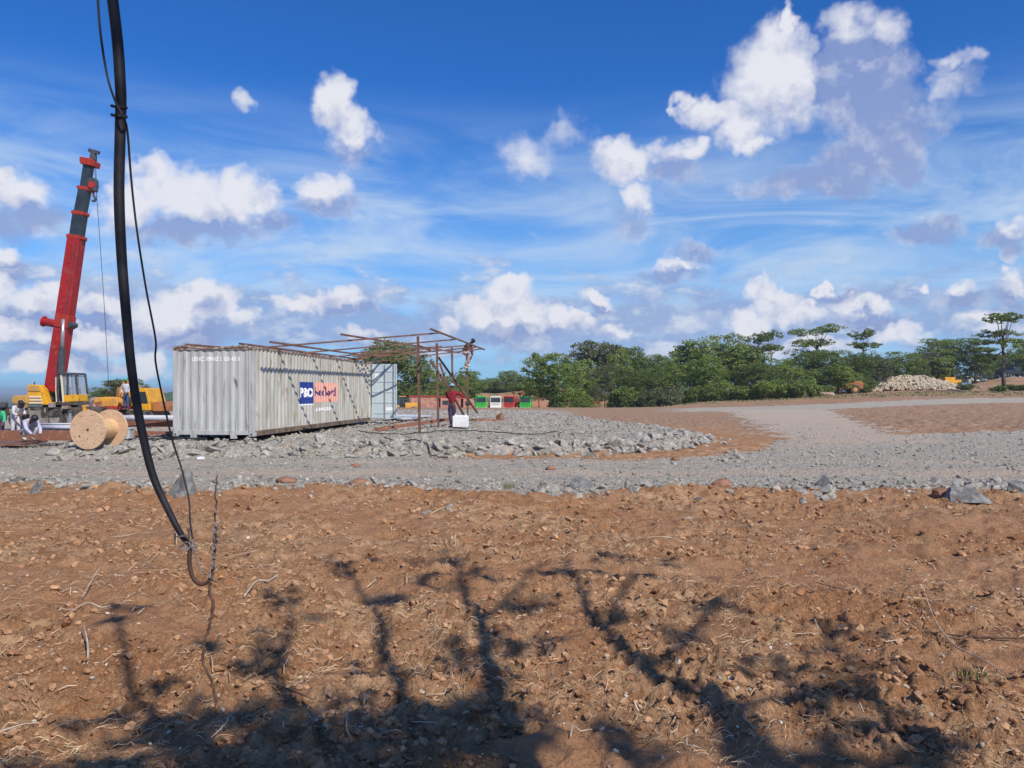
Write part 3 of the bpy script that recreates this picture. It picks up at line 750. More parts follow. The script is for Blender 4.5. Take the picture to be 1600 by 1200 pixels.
# the number on the end wall also follows its folds
def onto_end(V, F, x0, x1, z0, z1):
    bm = bmesh.new(); vs = [bm.verts.new((x0 + (x1 - x0) * a, 0, z0 + (z1 - z0) * b)) for a, b in V]
    for f in F: bm.faces.new([vs[i] for i in f])
    for y in breaks(x0, x1, .235)[1:-1]: bmesh.ops.bisect_plane(bm, geom=bm.verts[:] + bm.edges[:] + bm.faces[:], plane_co=(y, 0, 0), plane_no=(1, 0, 0))
    for v in bm.verts: v.co.y = .02 + cprof(v.co.x, .235, .020) - .005
    me = bpy.data.meshes.new('lettering'); bm.to_mesh(me); bm.free(); me.materials.append(M['lettering_white'])
    o = bpy.data.objects.new('lettering', me); COL.objects.link(o); o.parent = cont
onto_end(V, F, -1.87, -.42, 2.17, 2.30)
# open door leaf swung right round at the far end
leaf = MB(); leaf.b2(.03, 1.15, CL - .06, CL - .015, .12, CH - .08); leaf = leaf.build('door', 'galv', cont, local=True, bevel=.006)
for zz in (.35, .82, 1.28, 1.75, 2.2): MB().b2(.10, 1.10, CL - .078, CL - .0601, zz - .03, zz + .03).build('door_rib', 'galv', leaf, local=True)
for xx in (.62, 1.02): MB().tube([(xx, CL - .10, .15), (xx, CL - .10, CH - .1)], .02, 8).build('lock_rod', 'steel', leaf, local=True)
for xx in (.05, 1.13): MB().b2(xx - .02, xx + .02, CL - .09, CL - .0602, .13, CH - .09).build('door_frame', 'galv', leaf, local=True)
MB().b2(.16, .40, CL - .068, CL - .0605, 1.86, 2.08).build('placard', 'lettering_white', leaf, local=True)
MB().b2(.66, .97, CL - .068, CL - .0605, .45, .60).build('placard', 'lettering_white', leaf, local=True)
leaf2 = MB(); leaf2.b2(-CW + .05, -CW + .095, CL, CL + 1.15, .12, CH - .08); leaf2.build('door', 'galv', cont, local=True)
# stones it stands on
for (lx, ly) in ((-.15, .1), (-CW + .15, .15), (-1.2, .2), (-.15, 6), (-.15, CL - .2), (-CW + .2, 6), (-CW + .2, CL - .3)):
    p = Vector((-7.39, 22, 0)) + Matrix.Rotation(CZ, 3, 'Z') @ Vector((lx, ly, 0)); g0 = hz(p.x, p.y)
    o = stone(ROCKS[rng.integers(14)], (p.x, p.y, (g0 + .30) / 2), .22, platform, tilt=.1)

# ================================================================ steel shelter frame
frame = thing('shelter_frame', 'rust brown lean-to frame of welded tubes reaching from the container roof to four posts', 'steel frame', (-3.05, 26, .24))
def fr(n, p0, p1, w, h=None): return MB().beam(p0, p1, w, h).build(n, 'steel_rust', frame)
def onX(x0, Y0, slope=.0945): return x0
RAF = [((400, 544), (690, 520), 23.5, 25.2), ((455, 553), (716, 530), 26.4, 28.5), ((500, 559), (733, 539.5), 29.0, 31.5), ((545, 562.5), (746, 542), 32.2, 33.6), ((572, 567), (754, 545), 34.4, 35.4)]
for (a, b, Da, Dp) in RAF:
    pa = W(a[0], a[1], Da); pb = W(b[0], b[1], Dp)
    fr('rafter', pa, pb, .05)
pur = [((290, 541), 22.25, (500, 556), 33), ((422, 537), 21.9, (597, 561), 34.0), ((533, 525), 23.4, (718, 553), 36.8), ((673, 516.5), 24.6, (757, 548), 36.2), ((374, 539.5), 22.3, (560, 563), 32)]
for (a, d0, b, d1) in pur: fr('purlin', W(*a, d0) + Vector((0, 0, .05)), W(*b, d1) + Vector((0, 0, .05)), .055)
posts = [(653, 525.5, 26.2), (682.5, 536.5, 29.8), (706, 543, 32.8), (729, 546, 36.0)]
for (u, v, d) in posts:
    t_ = W(u, v, d); fr('post', (t_.x + .06, t_.y, hz(t_.x, t_.y) - .1), t_, .085)
for (a, da, b, db) in (((672, 562), 30.5, (703, 609), 30.9), ((702, 607), 31.6, (725, 649), 33.0), ((685, 558), 33.5, (746, 645), 36.5), ((687, 567), 31.2, (699, 603), 31.3), ((653, 540), 26.3, (672, 547), 28.6)):
    fr('brace', W(*a, da), W(*b, db), .07)
# loose tubes stacked on the container roof
for i, (a, da, b, db) in enumerate((((548, 552), 31, (690, 541), 36), ((552, 557), 32, (712, 546), 36), ((545, 561), 32, (660, 549), 36))):
    fr('rafter', W(*a, da), W(*b, db), .05)

# ================================================================ cable drum
drum = thing('cable_drum', 'empty plywood cable drum lying on its rims beside the white container', 'cable drum', (-10.42, 19.4, 0), R(83))
drum.location.z = hz(-10.42, 19.4) - .03
RD = .485; HWD = .40
def disc(x0, x1, r, n=40): return MB().tube([(x0, 0, RD), (x1, 0, RD)], r, n)
# the axle runs along local x; the rim facing the camera is at -x
fl = disc(-HWD - .045, -HWD, RD).build('flange', 'plywood', drum, local=True, bevel=.006)
fl2 = disc(HWD, HWD + .045, RD).build('flange', 'plywood', drum, local=True, bevel=.006)
disc(-HWD, HWD, .25, 32).build('drum_core', 'plywood_core', drum, smooth=False, local=True)
for (yy, zz, r) in ((0, 0, .035), (.22, -.16, .025), (.0, -.22, .015), (-.26, .1, .012)):
    MB().tube([(-HWD - .049, yy, RD + zz), (-HWD - .046, yy, RD + zz)], r, 12).build('bolt_hole', 'dark_steel', fl, local=True)
for k in range(8):
    a = k * .785 + .3; MB().tube([(-HWD - .052, .38 * math.cos(a), RD + .38 * math.sin(a)), (-HWD - .0455, .38 * math.cos(a), RD + .38 * math.sin(a))], .012, 8).build('bolt', 'dark_steel', fl, local=True)

# ================================================================ people
def person(label, loc, rz, J, shirt, trousers, boots='boot', hat=None, hair='mask_dark', group=None, mask=False, fingers=True, scale=1.0):
    """J: joint name -> (x,y,z) with the face towards -y; skin, shirt and trousers are grown as smooth skins"""
    root = thing('person', label, 'person', loc, rz, group)
    D0 = dict(pelvis=(0, 0, .93), waist=(0, 0, 1.08), chest=(0, 0, 1.28), neck=(0, 0, 1.45), head=(0, -.01, 1.56), crown=(0, -.01, 1.68),
              shl=(.17, 0, 1.39), ell=(.24, .01, 1.11), hal=(.25, -.06, .86), shr=(-.17, 0, 1.39), elr=(-.24, .01, 1.11), har=(-.25, -.06, .86),
              hil=(.09, 0, .90), knl=(.10, -.02, .49), anl=(.11, .01, .09), tol=(.12, -.15, .04), hir=(-.09, 0, .90), knr=(-.10, -.02, .49), anr=(-.11, .01, .09), tor=(-.12, -.15, .04))
    D0.update(J); V = {k: Vector(p) * scale for k, p in D0.items()}
    def skin(name, chain_pts, m, lift=0.0, sub=2):
        names = []; edges = []
        for ch in chain_pts:
            for i, (nm, r) in enumerate(ch):
                if nm not in [n_ for n_, _ in names]: names.append((nm, r))
            for i in range(len(ch) - 1): edges.append((ch[i][0], ch[i + 1][0]))
        ix = {n_: i for i, (n_, _) in enumerate(names)}
        me = bpy.data.meshes.new(name); me.from_pydata([tuple(V[n_]) for n_, _ in names], [(ix[a], ix[b]) for a, b in edges], []); me.update()
        o = bpy.data.objects.new(name, me); COL.objects.link(o); o.parent = root
        md = o.modifiers.new('skin', 'SKIN'); md.use_smooth_shade = True
        lay = me.skin_vertices[0].data if me.skin_vertices else None
        if lay is None:
            bm = bmesh.new(); bm.from_mesh(me); bm.verts.layers.skin.verify(); bm.to_mesh(me); bm.free(); lay = me.skin_vertices[0].data
        for i, (n_, r) in enumerate(names):
            rr_ = ((r, r) if not isinstance(r, tuple) else r); lay[i].radius = ((rr_[0] + lift) * scale, (rr_[1] + lift) * scale); lay[i].use_root = (i == 0)
        sb = o.modifiers.new('sub', 'SUBSURF'); sb.levels = sub - 1; sb.render_levels = sub - 1
        me.materials.append(M[m]); return o
    for s_ in 'lr':
        h, e = V['ha' + s_], V['el' + s_]; d = (h - e).normalized(); side = d.cross(Vector((0, 1, 0)));
        if side.length < .1: side = Vector((1, 0, 0))
        side.normalize(); V['pa' + s_] = h + d * .07 * scale
        for k, (off, ln) in enumerate(((-.03, .065), (-.01, .08), (.012, .085), (.034, .07))):
            V[f'f{k}a{s_}'] = V['pa' + s_] + side * off * scale + d * ln * .5 * scale
            V[f'f{k}b{s_}'] = V['pa' + s_] + side * off * scale + d * ln * .9 * scale + Vector((0, -.018, 0)) * scale
        sg = -1
        V['th1' + s_] = h + side * sg * .045 * scale + d * .03 * scale; V['th2' + s_] = h + side * sg * .055 * scale + d * .075 * scale
    V['nose'] = V['head'] + (V['crown'] - V['head']) * .15 + Vector((0, -.105, 0)) * scale
    V['chin'] = V['head'] + Vector((0, -.06, -.045)) * scale
    ch = [[('pelvis', .10), ('waist', .09), ('chest', (.12, .09)), ('neck', .055), ('head', .085), ('crown', .075)], [('head', .085), ('nose', .014)], [('head', .085), ('chin', .035)]]
    for s_ in 'lr':
        ch += [[('chest', (.12, .09)), ('sh' + s_, .05), ('el' + s_, .038), ('ha' + s_, .028), ('pa' + s_, .034)]]
        for k in range(4): ch += [[('pa' + s_, .034), (f'f{k}a{s_}', .009), (f'f{k}b{s_}', .008)]]
        ch += [[('ha' + s_, .028), ('th1' + s_, .012), ('th2' + s_, .010)]]
        ch += [[('pelvis', .10), ('hi' + s_, .075), ('kn' + s_, .052), ('an' + s_, .036), ('to' + s_, .03)]]
    skin('body', ch, 'skin')
    for s_ in 'lr': V['wr' + s_] = V['el' + s_].lerp(V['ha' + s_], .82); V['cu' + s_] = V['kn' + s_].lerp(V['an' + s_], .9)
    V['hem'] = V['pelvis'].lerp(V['waist'], -.2); V['col'] = V['chest'].lerp(V['neck'], .75)
    skin('shirt', [[('chest', (.165, .125)), ('waist', (.14, .115)), ('hem', (.15, .125))], [('chest', (.165, .125)), ('col', .085)]] + [[('chest', (.165, .125)), ('sh' + s_, .078), ('el' + s_, .06), ('wr' + s_, .048)] for s_ in 'lr'], shirt)
    V['wb'] = V['pelvis'].lerp(V['waist'], .35)
    skin('trousers', [[('pelvis', (.145, .12)), ('wb', (.14, .115))]] + [[('pelvis', (.145, .12)), ('hi' + s_, .10), ('kn' + s_, .075), ('cu' + s_, .06)] for s_ in 'lr'], trousers)
    for s_ in 'lr':
        a, t = V['an' + s_], V['to' + s_]
        MB().tube([a + Vector((0, .05, -.03)) * scale, a.lerp(t, .4), t], [.055 * scale, .055 * scale, .042 * scale], 10).build('boot', boots, root, smooth=True, local=True)
    hc = V['head'].lerp(V['crown'], .62); up = (V['crown'] - V['head']).normalized()
    for sx in (-1, 1):
        MB().ball(V['head'].lerp(V['crown'], .32) + Vector((sx * .034, -.083, 0)) * scale, .012 * scale, 8, 6).build('eye', 'eye', root, smooth=True, local=True)
        MB().ball(V['head'].lerp(V['crown'], .1) + Vector((sx * .088, .01, 0)) * scale, (.014 * scale, .024 * scale, .033 * scale), 8, 6).build('ear', 'skin', root, smooth=True, local=True)
    q = Vector((0, 0, 1)).rotation_difference(up).to_matrix()
    cap = MB(); cap.ball((0, 0, 0), (.106 * scale, .118 * scale, .10 * scale), 14, 8)
    cap.v = [Vector((p.x, p.y, max(p.z, -.005 if hat else -.03))) for p in cap.v]
    if hat and hat != 'mask_dark': cap.tube([(0, 0, -.006), (0, 0, .006)], .128 * scale, 16)
    cap.v = [q @ p + hc + up * .012 * scale for p in cap.v]
    cap.build('helmet' if hat else 'hair', hat or hair, root, smooth=True, local=True)
    if mask:
        mk = MB(); mk.b2(-.09, .09, -.15, -.10, -.13, .10); mk.v = [q @ (p * scale) + V['head'].lerp(V['crown'], .3) for p in mk.v]; mk.build('welding_mask', 'mask_dark', root, local=True, bevel=.02)
    return root
def put(u, v, d): p = W(u, v, d); return (p.x, p.y, p.z)
# stooping welder behind the pipes
p = W(24, 612, 30.5)
person('standing person in pale overalls and dark welding mask, stooping behind the steel sections', (p.x, p.y, -.22), R(65),
       dict(pelvis=(0, .04, .86), waist=(0, .0, 1.0), chest=(0, -.12, 1.17), neck=(0, -.24, 1.29), head=(0, -.30, 1.36), crown=(0, -.35, 1.47), shl=(.17, -.17, 1.26), shr=(-.17, -.17, 1.26), ell=(.22, -.22, 1.0), elr=(-.22, -.22, 1.0), hal=(.12, -.42, .95), har=(-.12, -.42, .95), knl=(.10, -.05, .46), knr=(-.10, .0, .46)), 'cloth_white', 'cloth_white', hat='mask_dark', mask=True)
p = W(44, 688, 24.6)
person('crouching person in washed out blue work clothes bending over the steel plates', (p.x, p.y, p.z), R(60),
       dict(pelvis=(0, .15, .26), waist=(0, .10, .42), chest=(0, -.06, .58), neck=(0, -.22, .66), head=(0, -.31, .68), crown=(0, -.41, .74), shl=(.17, -.12, .62), shr=(-.17, -.12, .62), ell=(.22, -.30, .38), elr=(-.22, -.30, .38), hal=(.10, -.50, .16), har=(-.10, -.50, .16),
            hil=(.10, .12, .26), hir=(-.10, .12, .26), knl=(.17, -.24, .42), knr=(-.17, -.24, .42), anl=(.14, .0, .09), anr=(-.14, .0, .09), tol=(.15, -.16, .04), tor=(-.15, -.16, .04)), 'cloth_lilac', 'cloth_white', boots='boot_pale', hat=None)
p = W(-1, 612, 29.5)
person('person in a bright green shirt cut off by the picture edge behind the pipes', (p.x, p.y, -.35), R(20), dict(pelvis=(0, .1, .84), waist=(0, .03, 1.0), chest=(0, -.10, 1.12), neck=(0, -.2, 1.22), head=(0, -.27, 1.28), crown=(0, -.33, 1.38), shl=(.17, -.12, 1.20), shr=(-.17, -.12, 1.20), ell=(.22, -.2, .95), elr=(-.22, -.2, .95), hal=(.2, -.35, .8), har=(-.2, -.35, .8)), 'cloth_green', 'cloth_navy', hair='cloth_red')
# red shirt under the frame, arm out
p = W(706, 668, 30.2)
person('person in a dark red shirt and plum trousers under the frame with one arm out', (p.x, p.y, p.z), R(170),
       dict(hil=(.09, 0, .9), shl=(.17, 0, 1.38), ell=(-.0 + .22, -.16, 1.16), hal=(.10, -.34, 1.25), shr=(-.17, 0, 1.38), elr=(-.36, -.03, 1.30), har=(-.58, -.06, 1.17), knl=(.08, -.04, .49), anl=(.03, .0, .09), tol=(.03, -.15, .04), knr=(-.09, -.04, .49), anr=(-.06, .05, .09), tor=(-.07, -.10, .04)), 'cloth_red', 'cloth_navy', hat='helmet_blue')
# rigger astride the top of the outer post
p = W(731, 577, 35.6)
person('person in brown-red top and pale trousers perched on the frame corner', (p.x, p.y, p.z), R(75),
       dict(pelvis=(0, .22, .80), waist=(0, .14, .92), chest=(0, .0, 1.08), neck=(0, -.12, 1.20), head=(0, -.20, 1.26), crown=(0, -.28, 1.35), shl=(.17, -.04, 1.16), shr=(-.17, -.04, 1.16), ell=(.20, -.16, .92), elr=(-.2, -.16, .92), hal=(.10, -.20, .76), har=(-.10, -.20, .76),
            hil=(.10, .18, .78), hir=(-.10, .18, .78), knl=(.12, -.14, .62), knr=(-.12, -.14, .66), anl=(.10, .05, .22), anr=(-.10, .12, .12), tol=(.10, -.06, .14), tor=(-.10, .0, .06)), 'cloth_maroon', 'cloth_pink', boots='boot_pale')

# ================================================================ white box, beam and sheets by the frame
p = W(720, 667, 29.6)
wb = thing('plastic_container', 'white square plastic container at the feet of the red-shirted person', 'container', (p.x, p.y, p.z), R(-6))
MB().b2(-.29, .29, -.2, .2, 0, .42).build('tub', 'white_plastic', wb, local=True, bevel=.02)
lid = MB().b2(-.25, .25, -.17, .17, .421, .45).build('lid', 'white_plastic', wb, local=True, bevel=.01)
for s_ in (-1, 1): MB().tube([(s_ * .2, -.05, .45), (s_ * .2, -.04, .50), (s_ * .2, .04, .50), (s_ * .2, .05, .45)], .012, 6).build('handle', 'white_plastic', wb, local=True)
o = MB().beam(W(588, 671, 26.9) + Vector((0, 0, .0)), W(700, 657, 31.5) + Vector((0, 0, .05)), .14, .11).build('steel_beam', 'rust_pipe'); tag(o, 'long rust-brown steel beam lying on the rubble in front of the open door', 'beam'); centre(o)
o = MB().beam(W(610, 662, 31.0), W(668, 652, 36.5), .05, .05).build('steel_tube', 'steel_rust'); tag(o, 'thin brown tube lying behind the long steel beam', 'tube'); centre(o)
for i, (u, v, d, w, ang, lab) in enumerate(((632, 651, 38, 2.0, .1, 'lower pale metal sheet lying past the open container door'), (640, 647, 40.5, 1.9, -.2, 'farther pale metal sheet lying past the open container door'))):
    p = W(u, v, d); z = hz(p.x, p.y) + .08
    o = MB().box((p.x, p.y, z + .05 * i), (w, 1.3, .05), rotm(0, .02, ang)).build('metal_sheet', 'sheet'); tag(o, lab, 'metal sheet'); centre(o)
# red earth lump behind the white box
P3 = []
m3 = rock_verts(ICO3, rng, 6, (.4, .9), (1, .5, .35), .05)
def lump(label, u, v, d, sx, sy, sz, material='soil_red', seed=1, name='earth_lump', cat='earth lump'):
    rg = np.random.default_rng(seed); V = rock_verts(ICO3, rg, 7, (.45, .9), (1, 1, 1), .0)
    V = V * (1 + .22 * vn(V[:, 0] * 2.2 + seed, V[:, 1] * 2.2 + V[:, 2] * 2.7, seed)[:, None] + .10 * vn(V[:, 0] * 6, V[:, 1] * 6 + V[:, 2] * 7, seed + 3)[:, None])
    V = V * (sx, sy, sz); V[:, 2] = np.maximum(V[:, 2], -sz * .35)
    me = fast_mesh(name, V, None, ICO3[1], False); me.materials.append(M[material]); o = bpy.data.objects.new(name, me); COL.objects.link(o)
    p = W(u, v, d); o.location = (p.x, p.y, hz(p.x, p.y) + sz * .25); tag(o, label, cat); return o
lump('low red earth lump on the rubble to the side of the white plastic container', 756, 657, 37, .85, .4, .12, seed=3)
lump('pointed red earth lump at the end of the low one on the rubble', 780, 652, 37.5, .25, .25, .38, seed=4)
# loose stones that stand out
def loose(label, u, v, size, seed, squash=(1, .8, .8), material='stone', name='rock', yaw=0, cuts=9):
    d = 1200 * EYE / (v - 612); rg = np.random.default_rng(seed); V = rock_verts(ICO2, rg, cuts, (.35, .8), squash, .0) * size
    me = fast_mesh(name, V, None, ICO2[1], False); me.materials.append(M[material]); o = bpy.data.objects.new(name, me); COL.objects.link(o)
    x = (u - 800) / 1200 * d; o.location = (x, d, hz(x, d) + size * squash[2] * .35); o.rotation_euler = (0, 0, yaw); tag(o, label, 'rock'); return o
def wedge(label, u, v, pts, d_off=0):
    """angular rock from its own outline: list of base corners and peak in metres"""
    d = 1200 * EYE / (v - 612); x = (u - 800) / 1200 * d; z = hz(x, d)
    bm = bmesh.new()
    for q_ in pts: bm.verts.new(q_)
    bmesh.ops.convex_hull(bm, input=bm.verts[:]); bmesh.ops.recalc_face_normals(bm, faces=bm.faces[:])
    bmesh.ops.subdivide_edges(bm, edges=bm.edges[:], cuts=2, use_grid_fill=True); bmesh.ops.triangulate(bm, faces=bm.faces[:])
    rg = np.random.default_rng(int(u))
    for v_ in bm.verts: v_.co += Vector(rg.normal(size=3).tolist()) * .014
    me = bpy.data.meshes.new('rock'); bm.to_mesh(me); bm.free(); me.materials.append(M['stone_dark'])
    o = bpy.data.objects.new('rock', me); COL.objects.link(o); o.location = (x, d, z - .05); o.scale = (.9, .9, .95); tag(o, label, 'rock'); return o
wedge('pointed pyramid shaped grey rock at the soil edge near the hanging cable', 284, 784, [(-.24, -.05, 0), (.12, -.14, 0), (.2, .1, 0), (-.15, .2, 0), (.06, .02, .43), (.12, .1, .40), (-.1, 0, .22), (.17, -.02, .2)])
wedge('upright shark fin shaped grey rock on the road edge near a patch of grey rubble', 1284, 762, [(-.22, 0, 0), (.15, -.1, 0), (.16, .12, 0), (-.1, .14, .03), (.09, 0, .33), (.13, .06, .31), (-.08, .0, .18)])
wedge('broad flat-topped grey rock on the road edge beside an orange-brown clod', 1512, 786, [(-.34, -.1, 0), (.26, -.2, 0), (.36, .15, 0), (-.3, .22, 0), (-.31, -.05, .2), (.02, -.08, .24), (.24, .1, .12), (-.22, .18, .23), (.30, -.12, .06)])
wedge('dark angular grey rock at the soil edge by the picture border', 1593, 782, [(-.2, 0, 0), (.25, -.1, 0), (.25, .2, 0), (-.1, .2, 0), (-.14, .05, .22), (.1, .05, .24)])
wedge('small dark upright grey rock at the soil edge below the crouching person', 57, 772, [(-.14, 0, 0), (.08, -.08, 0), (.1, .1, 0), (-.05, .1, 0), (.06, .02, .24), (-.04, .02, .14)])
wedge('large pale slab among the grey stones at the middle of the soil edge', 905, 764, [(-.3, 0, 0), (.35, -.1, 0), (.4, .2, 0), (-.2, .25, 0), (-.1, .05, .28), (.2, .1, .2), (.05, .2, .26)])
loose('flat grey stone lying alone on the open soil', 1075, 812, .11, 31, (1.2, .8, .4))
loose('grey stone half sunk in the soil under the road edge', 668, 802, .10, 32, (1, .8, .6))
loose('small grey stone on the soil edge above the dead grass tuft', 905, 788, .09, 33)
loose('round brown clod at the side of the broad flat-topped rock', 1472, 782, .15, 34, (1, .9, .75), 'soil_red', 'clod', cuts=3)
loose('large reddish clod heaped on the middle of the road edge', 1125, 762, .19, 35, (1.1, .8, .65), 'soil_red', 'clod', cuts=3)
loose('brown clod sitting alone on the grey road in front of the rubble platform', 859, 735, .12, 36, (1.2, .9, .6), 'soil_red', 'clod', cuts=3)
loose('brown clod on the grey road below the container end', 556, 730, .10, 37, (1.2, .9, .6), 'soil_red', 'clod', cuts=3)
loose('brown clod on the road beyond the brown tip of soil', 1057, 718, .12, 38, (1.2, .9, .6), 'soil_red', 'clod', cuts=3)
loose('reddish flat clod at the soil edge below the container', 560, 757, .18, 39, (1.2, .8, .5), 'soil_red', 'clod', cuts=3)
loose('wide brown clod at the soil edge with a dark stone beside it', 446, 754, .16, 41, (1.3, .9, .5), 'soil_red', 'clod', cuts=3)
p = W(314, 718, 18.4); o = MB().box((p.x, p.y, hz(p.x, p.y) + .04), (.16, .1, .06), rotm(0, 0, .2)).build('litter', 'white_plastic'); tag(o, 'small white scrap lying on the gravel below the container', 'scrap'); centre(o)
p = W(443, 706, 20); o = MB().beam((p.x - .1, p.y, .03), (p.x + .12, p.y + .1, .30), .07, .03).build('wood_offcut', 'plywood_core'); tag(o, 'pale wooden offcut propped on the stones below the container', 'wood offcut'); centre(o)

# ================================================================ steel sections and pipes on the left
def lying(label, name, cat, a, da, b, db, w, h, m, kind='box', dz=0):
    pa, pb = W(*a, da), W(*b, db); pa.z = pb.z = 0
    pa.z = dz; pb.z = dz
    o = (MB().beam(pa, pb, w, h) if kind == 'box' else MB().tube([pa, pb], w / 2, 14)).build(name, m, smooth=(kind != 'box'))
    tag(o, label, cat); return centre(o)
lying('long rust-brown box section nearest the crouching person, running behind the drum', 'steel_section', 'steel section', (-60, 0), 26.3, (300, 0), 25.2, .30, .24, 'rust_pipe', dz=.22)
lying('rust-brown box section in the pile under the white pipe', 'steel_section', 'steel section', (120, 0), 27.0, (300, 0), 26.2, .30, .20, 'rust_pipe', dz=.55)
lying('wide rusty section at the bottom of the pile behind the drum', 'steel_section', 'steel section', (-80, 0), 27.2, (230, 0), 27, .5, .16, 'rust_pipe', dz=.02)
lying('light grey pipe on the pile between the welders and the drum', 'pipe', 'pipe', (60, 0), 26.4, (150, 0), 26.0, .16, .16, 'grey_pipe', 'tube', dz=.425)
lying('white pipe on top of the pile between the drum and the container', 'pipe', 'pipe', (165, 0), 26.2, (300, 0), 25.9, .20, .20, 'grey_pipe', 'tube', dz=.755)
lying('thin pale tube behind the crouching person', 'pipe', 'pipe', (60, 0), 28.6, (140, 0), 28.4, .08, .08, 'grey_pipe', 'tube', dz=.45)
for i, (u0, u1, v, d, lab) in enumerate(((-60, 62, 691, 24.8, 'flat brown plate on the ground under the crouching person'), (-60, 40, 694, 23.6, 'nearer flat brown plate lying on the gravel at the picture edge'))):
    a, b = W(u0, v, d), W(u1, v, d); o = MB().box(((a.x + b.x) / 2, d, a.z), (b.x - a.x, .8, .06), rotm(0, 0, .06 * (i + 1))).build('steel_plate', 'steel_rust'); tag(o, lab, 'steel plate'); centre(o)
p = W(197, 690, 22.6)
gb_ = thing('grey_crate', 'small pale grey crate between the cable drum and the container', 'crate', (p.x, p.y, hz(p.x, p.y)), .1)
MB().b2(-.16, .16, -.15, .15, 0, .30).build('crate_body', 'box_grey', gb_, local=True, bevel=.015); MB().b2(-.18, .18, -.17, .17, .301, .34).build('lid', 'box_grey', gb_, local=True, bevel=.01)
MB().b2(-.06, .06, -.156, -.151, .12, .20).build('latch', 'dark_steel', gb_, local=True)
# tangle of dark cable between drum and container
rg = np.random.default_rng(5); m_ = MB()
for k in range(12):
    cx, cy = rg.uniform(-12.2, -9.6), rg.uniform(21.2, 23.4); L_ = []
    for j in range(16): cx += rg.normal() * .12 + .07; cy += rg.normal() * .12; L_.append((cx, cy, hz(cx, cy) + .04 + .05 * rg.random()))
    m_.tube(L_, .014, 6)
o = m_.build('cable_tangle', 'wire'); tag(o, 'dark tangled cable lying on the stones between drum and container', 'cable'); centre(o)
rg = np.random.default_rng(8); L_ = []
for t in np.linspace(0, 1, 60):
    a = t * 14; L_.append((-7.6 + t * 1.3 + .22 * math.cos(a), 20.3 + .2 * math.sin(a) + .3 * t, 0))
L_ = [(x_, y_, hz(x_, y_) + .05 + .06 * abs(math.sin(7 * i_))) for i_, (x_, y_, _) in enumerate(L_)]
o = MB().tube(L_, .008, 5).build('wire_coil', 'wire'); tag(o, 'loose looping dark wire on the stones under the near container corner', 'wire'); centre(o)
for lab, a, b in (('black hose snaking over the rubble past the foot of the first post', (560, 676), (870, 676)), ('second thin black hose on the rubble below the long beam', (600, 684), (700, 700))):
    L_ = []
    for t in np.linspace(0, 1, 40):
        u = a[0] + (b[0] - a[0]) * t; v = a[1] + (b[1] - a[1]) * t + 3 * math.sin(t * 9); d = (EYE - .27) * 1200 / (v - 612); x_ = (u - 800) / 1200 * d; L_.append((x_, d, hz(x_, d) + .06))
    o = MB().tube(L_, .016, 6).build('hose', 'wire'); tag(o, lab, 'hose'); centre(o)
# ================================================================ telescopic crane on its carrier
CRD = 38.0
g0 = W(95, 668, CRD)
crane = thing('telescopic_crane', 'yellow truck crane with raised red and black telescopic boom and open cab', 'crane', (g0.x, CRD, g0.z))
def S(u, v, dy=0.0, D=CRD): p = W(u, v, D); p.y += dy; return p
def slab(poly, dy0, dy1, D=CRD):
    return MB().prism([((u - 800) / 1200 * D, EYE + (612 - v) / 1200 * D) for u, v in poly], D + dy0, D + dy1)
slab([(22, 636), (148, 636), (150, 641), (146, 646), (26, 646), (20, 641)], -1.1, 1.1).build('chassis', 'grime', crane, bevel=.03)
slab([(60, 646), (128, 646), (126, 652), (64, 652)], -.9, .9).build('chassis', 'dust_grey', crane, bevel=.03)
for (u0, u1, v0, v1, mm) in ((40, 56, 638, 650, 'dust_grey'), (70, 88, 641, 652, 'dust_grey'), (22, 36, 640, 655, 'grime'), (100, 116, 640, 650, 'grime')):
    slab([(u0, v0), (u1, v0), (u1 - 1, v1), (u0 + 2, v1)], -1.28, -1.12).build('locker', mm, crane, bevel=.02)
for u in (52, 82, 108, 134):
    for dy in (-1.05, 1.05):
        c_ = S(u, 653.5, dy); w_ = MB().tube([(c_.x, c_.y - .17, c_.z), (c_.x, c_.y + .17, c_.z)], .46, 24).build('wheel', 'tyre', crane, bevel=.04)
        MB().tube([(c_.x, c_.y - .185, c_.z), (c_.x, c_.y - .1705, c_.z)], .24, 16).build('rim', 'dust_grey', w_)
for u in (30, 146):
    for dy in (-2.0, 2.0):
        MB().beam(S(u, 644, 0), S(u, 644, dy), .22, .26).build('outrigger', 'grime', crane)
        MB().tube([S(u, 644, dy), S(u, 666, dy)], .07, 10).build('outrigger_jack', 'steel', crane)
        MB().tube([S(u, 666, dy), S(u, 668, dy)], .25, 14).build('outrigger_pad', 'grime', crane)
MB().tube([S(95, 636), S(95, 631)], .75, 28).build('turntable', 'grime', crane)
slab([(36, 621), (40, 618), (62, 617), (62, 631), (38, 631)], -.95, .95).build('counterweight', 'dust_yellow', crane, bevel=.06)
body = slab([(60, 632), (59, 604), (61, 601), (78, 602), (84, 609), (90, 629), (110, 627), (112, 632)], -.85, -.45).build('superstructure', 'crane_yellow', crane, bevel=.02)
slab([(60, 632), (59, 606), (78, 606), (90, 629), (112, 632)], .35, .75).build('superstructure', 'crane_yellow', crane, bevel=.02)
slab([(62, 631), (62, 618), (84, 618), (88, 631)], -.44, .34).build('engine_bay', 'grime', crane)
slab([(62, 611), (62, 603), (77, 603), (80, 611)], -.885, -.8505).build('panel', 'dust_yellow', body)
for k in range(3):
    v = 618.5 + k * 4.6; slab([(63.5, v), (80 + k * 1.2, v), (81 + k * 1.2, v + 2.5), (63.5, v + 2.5)], -.90, -.8505).build('louvre', 'cream', body)
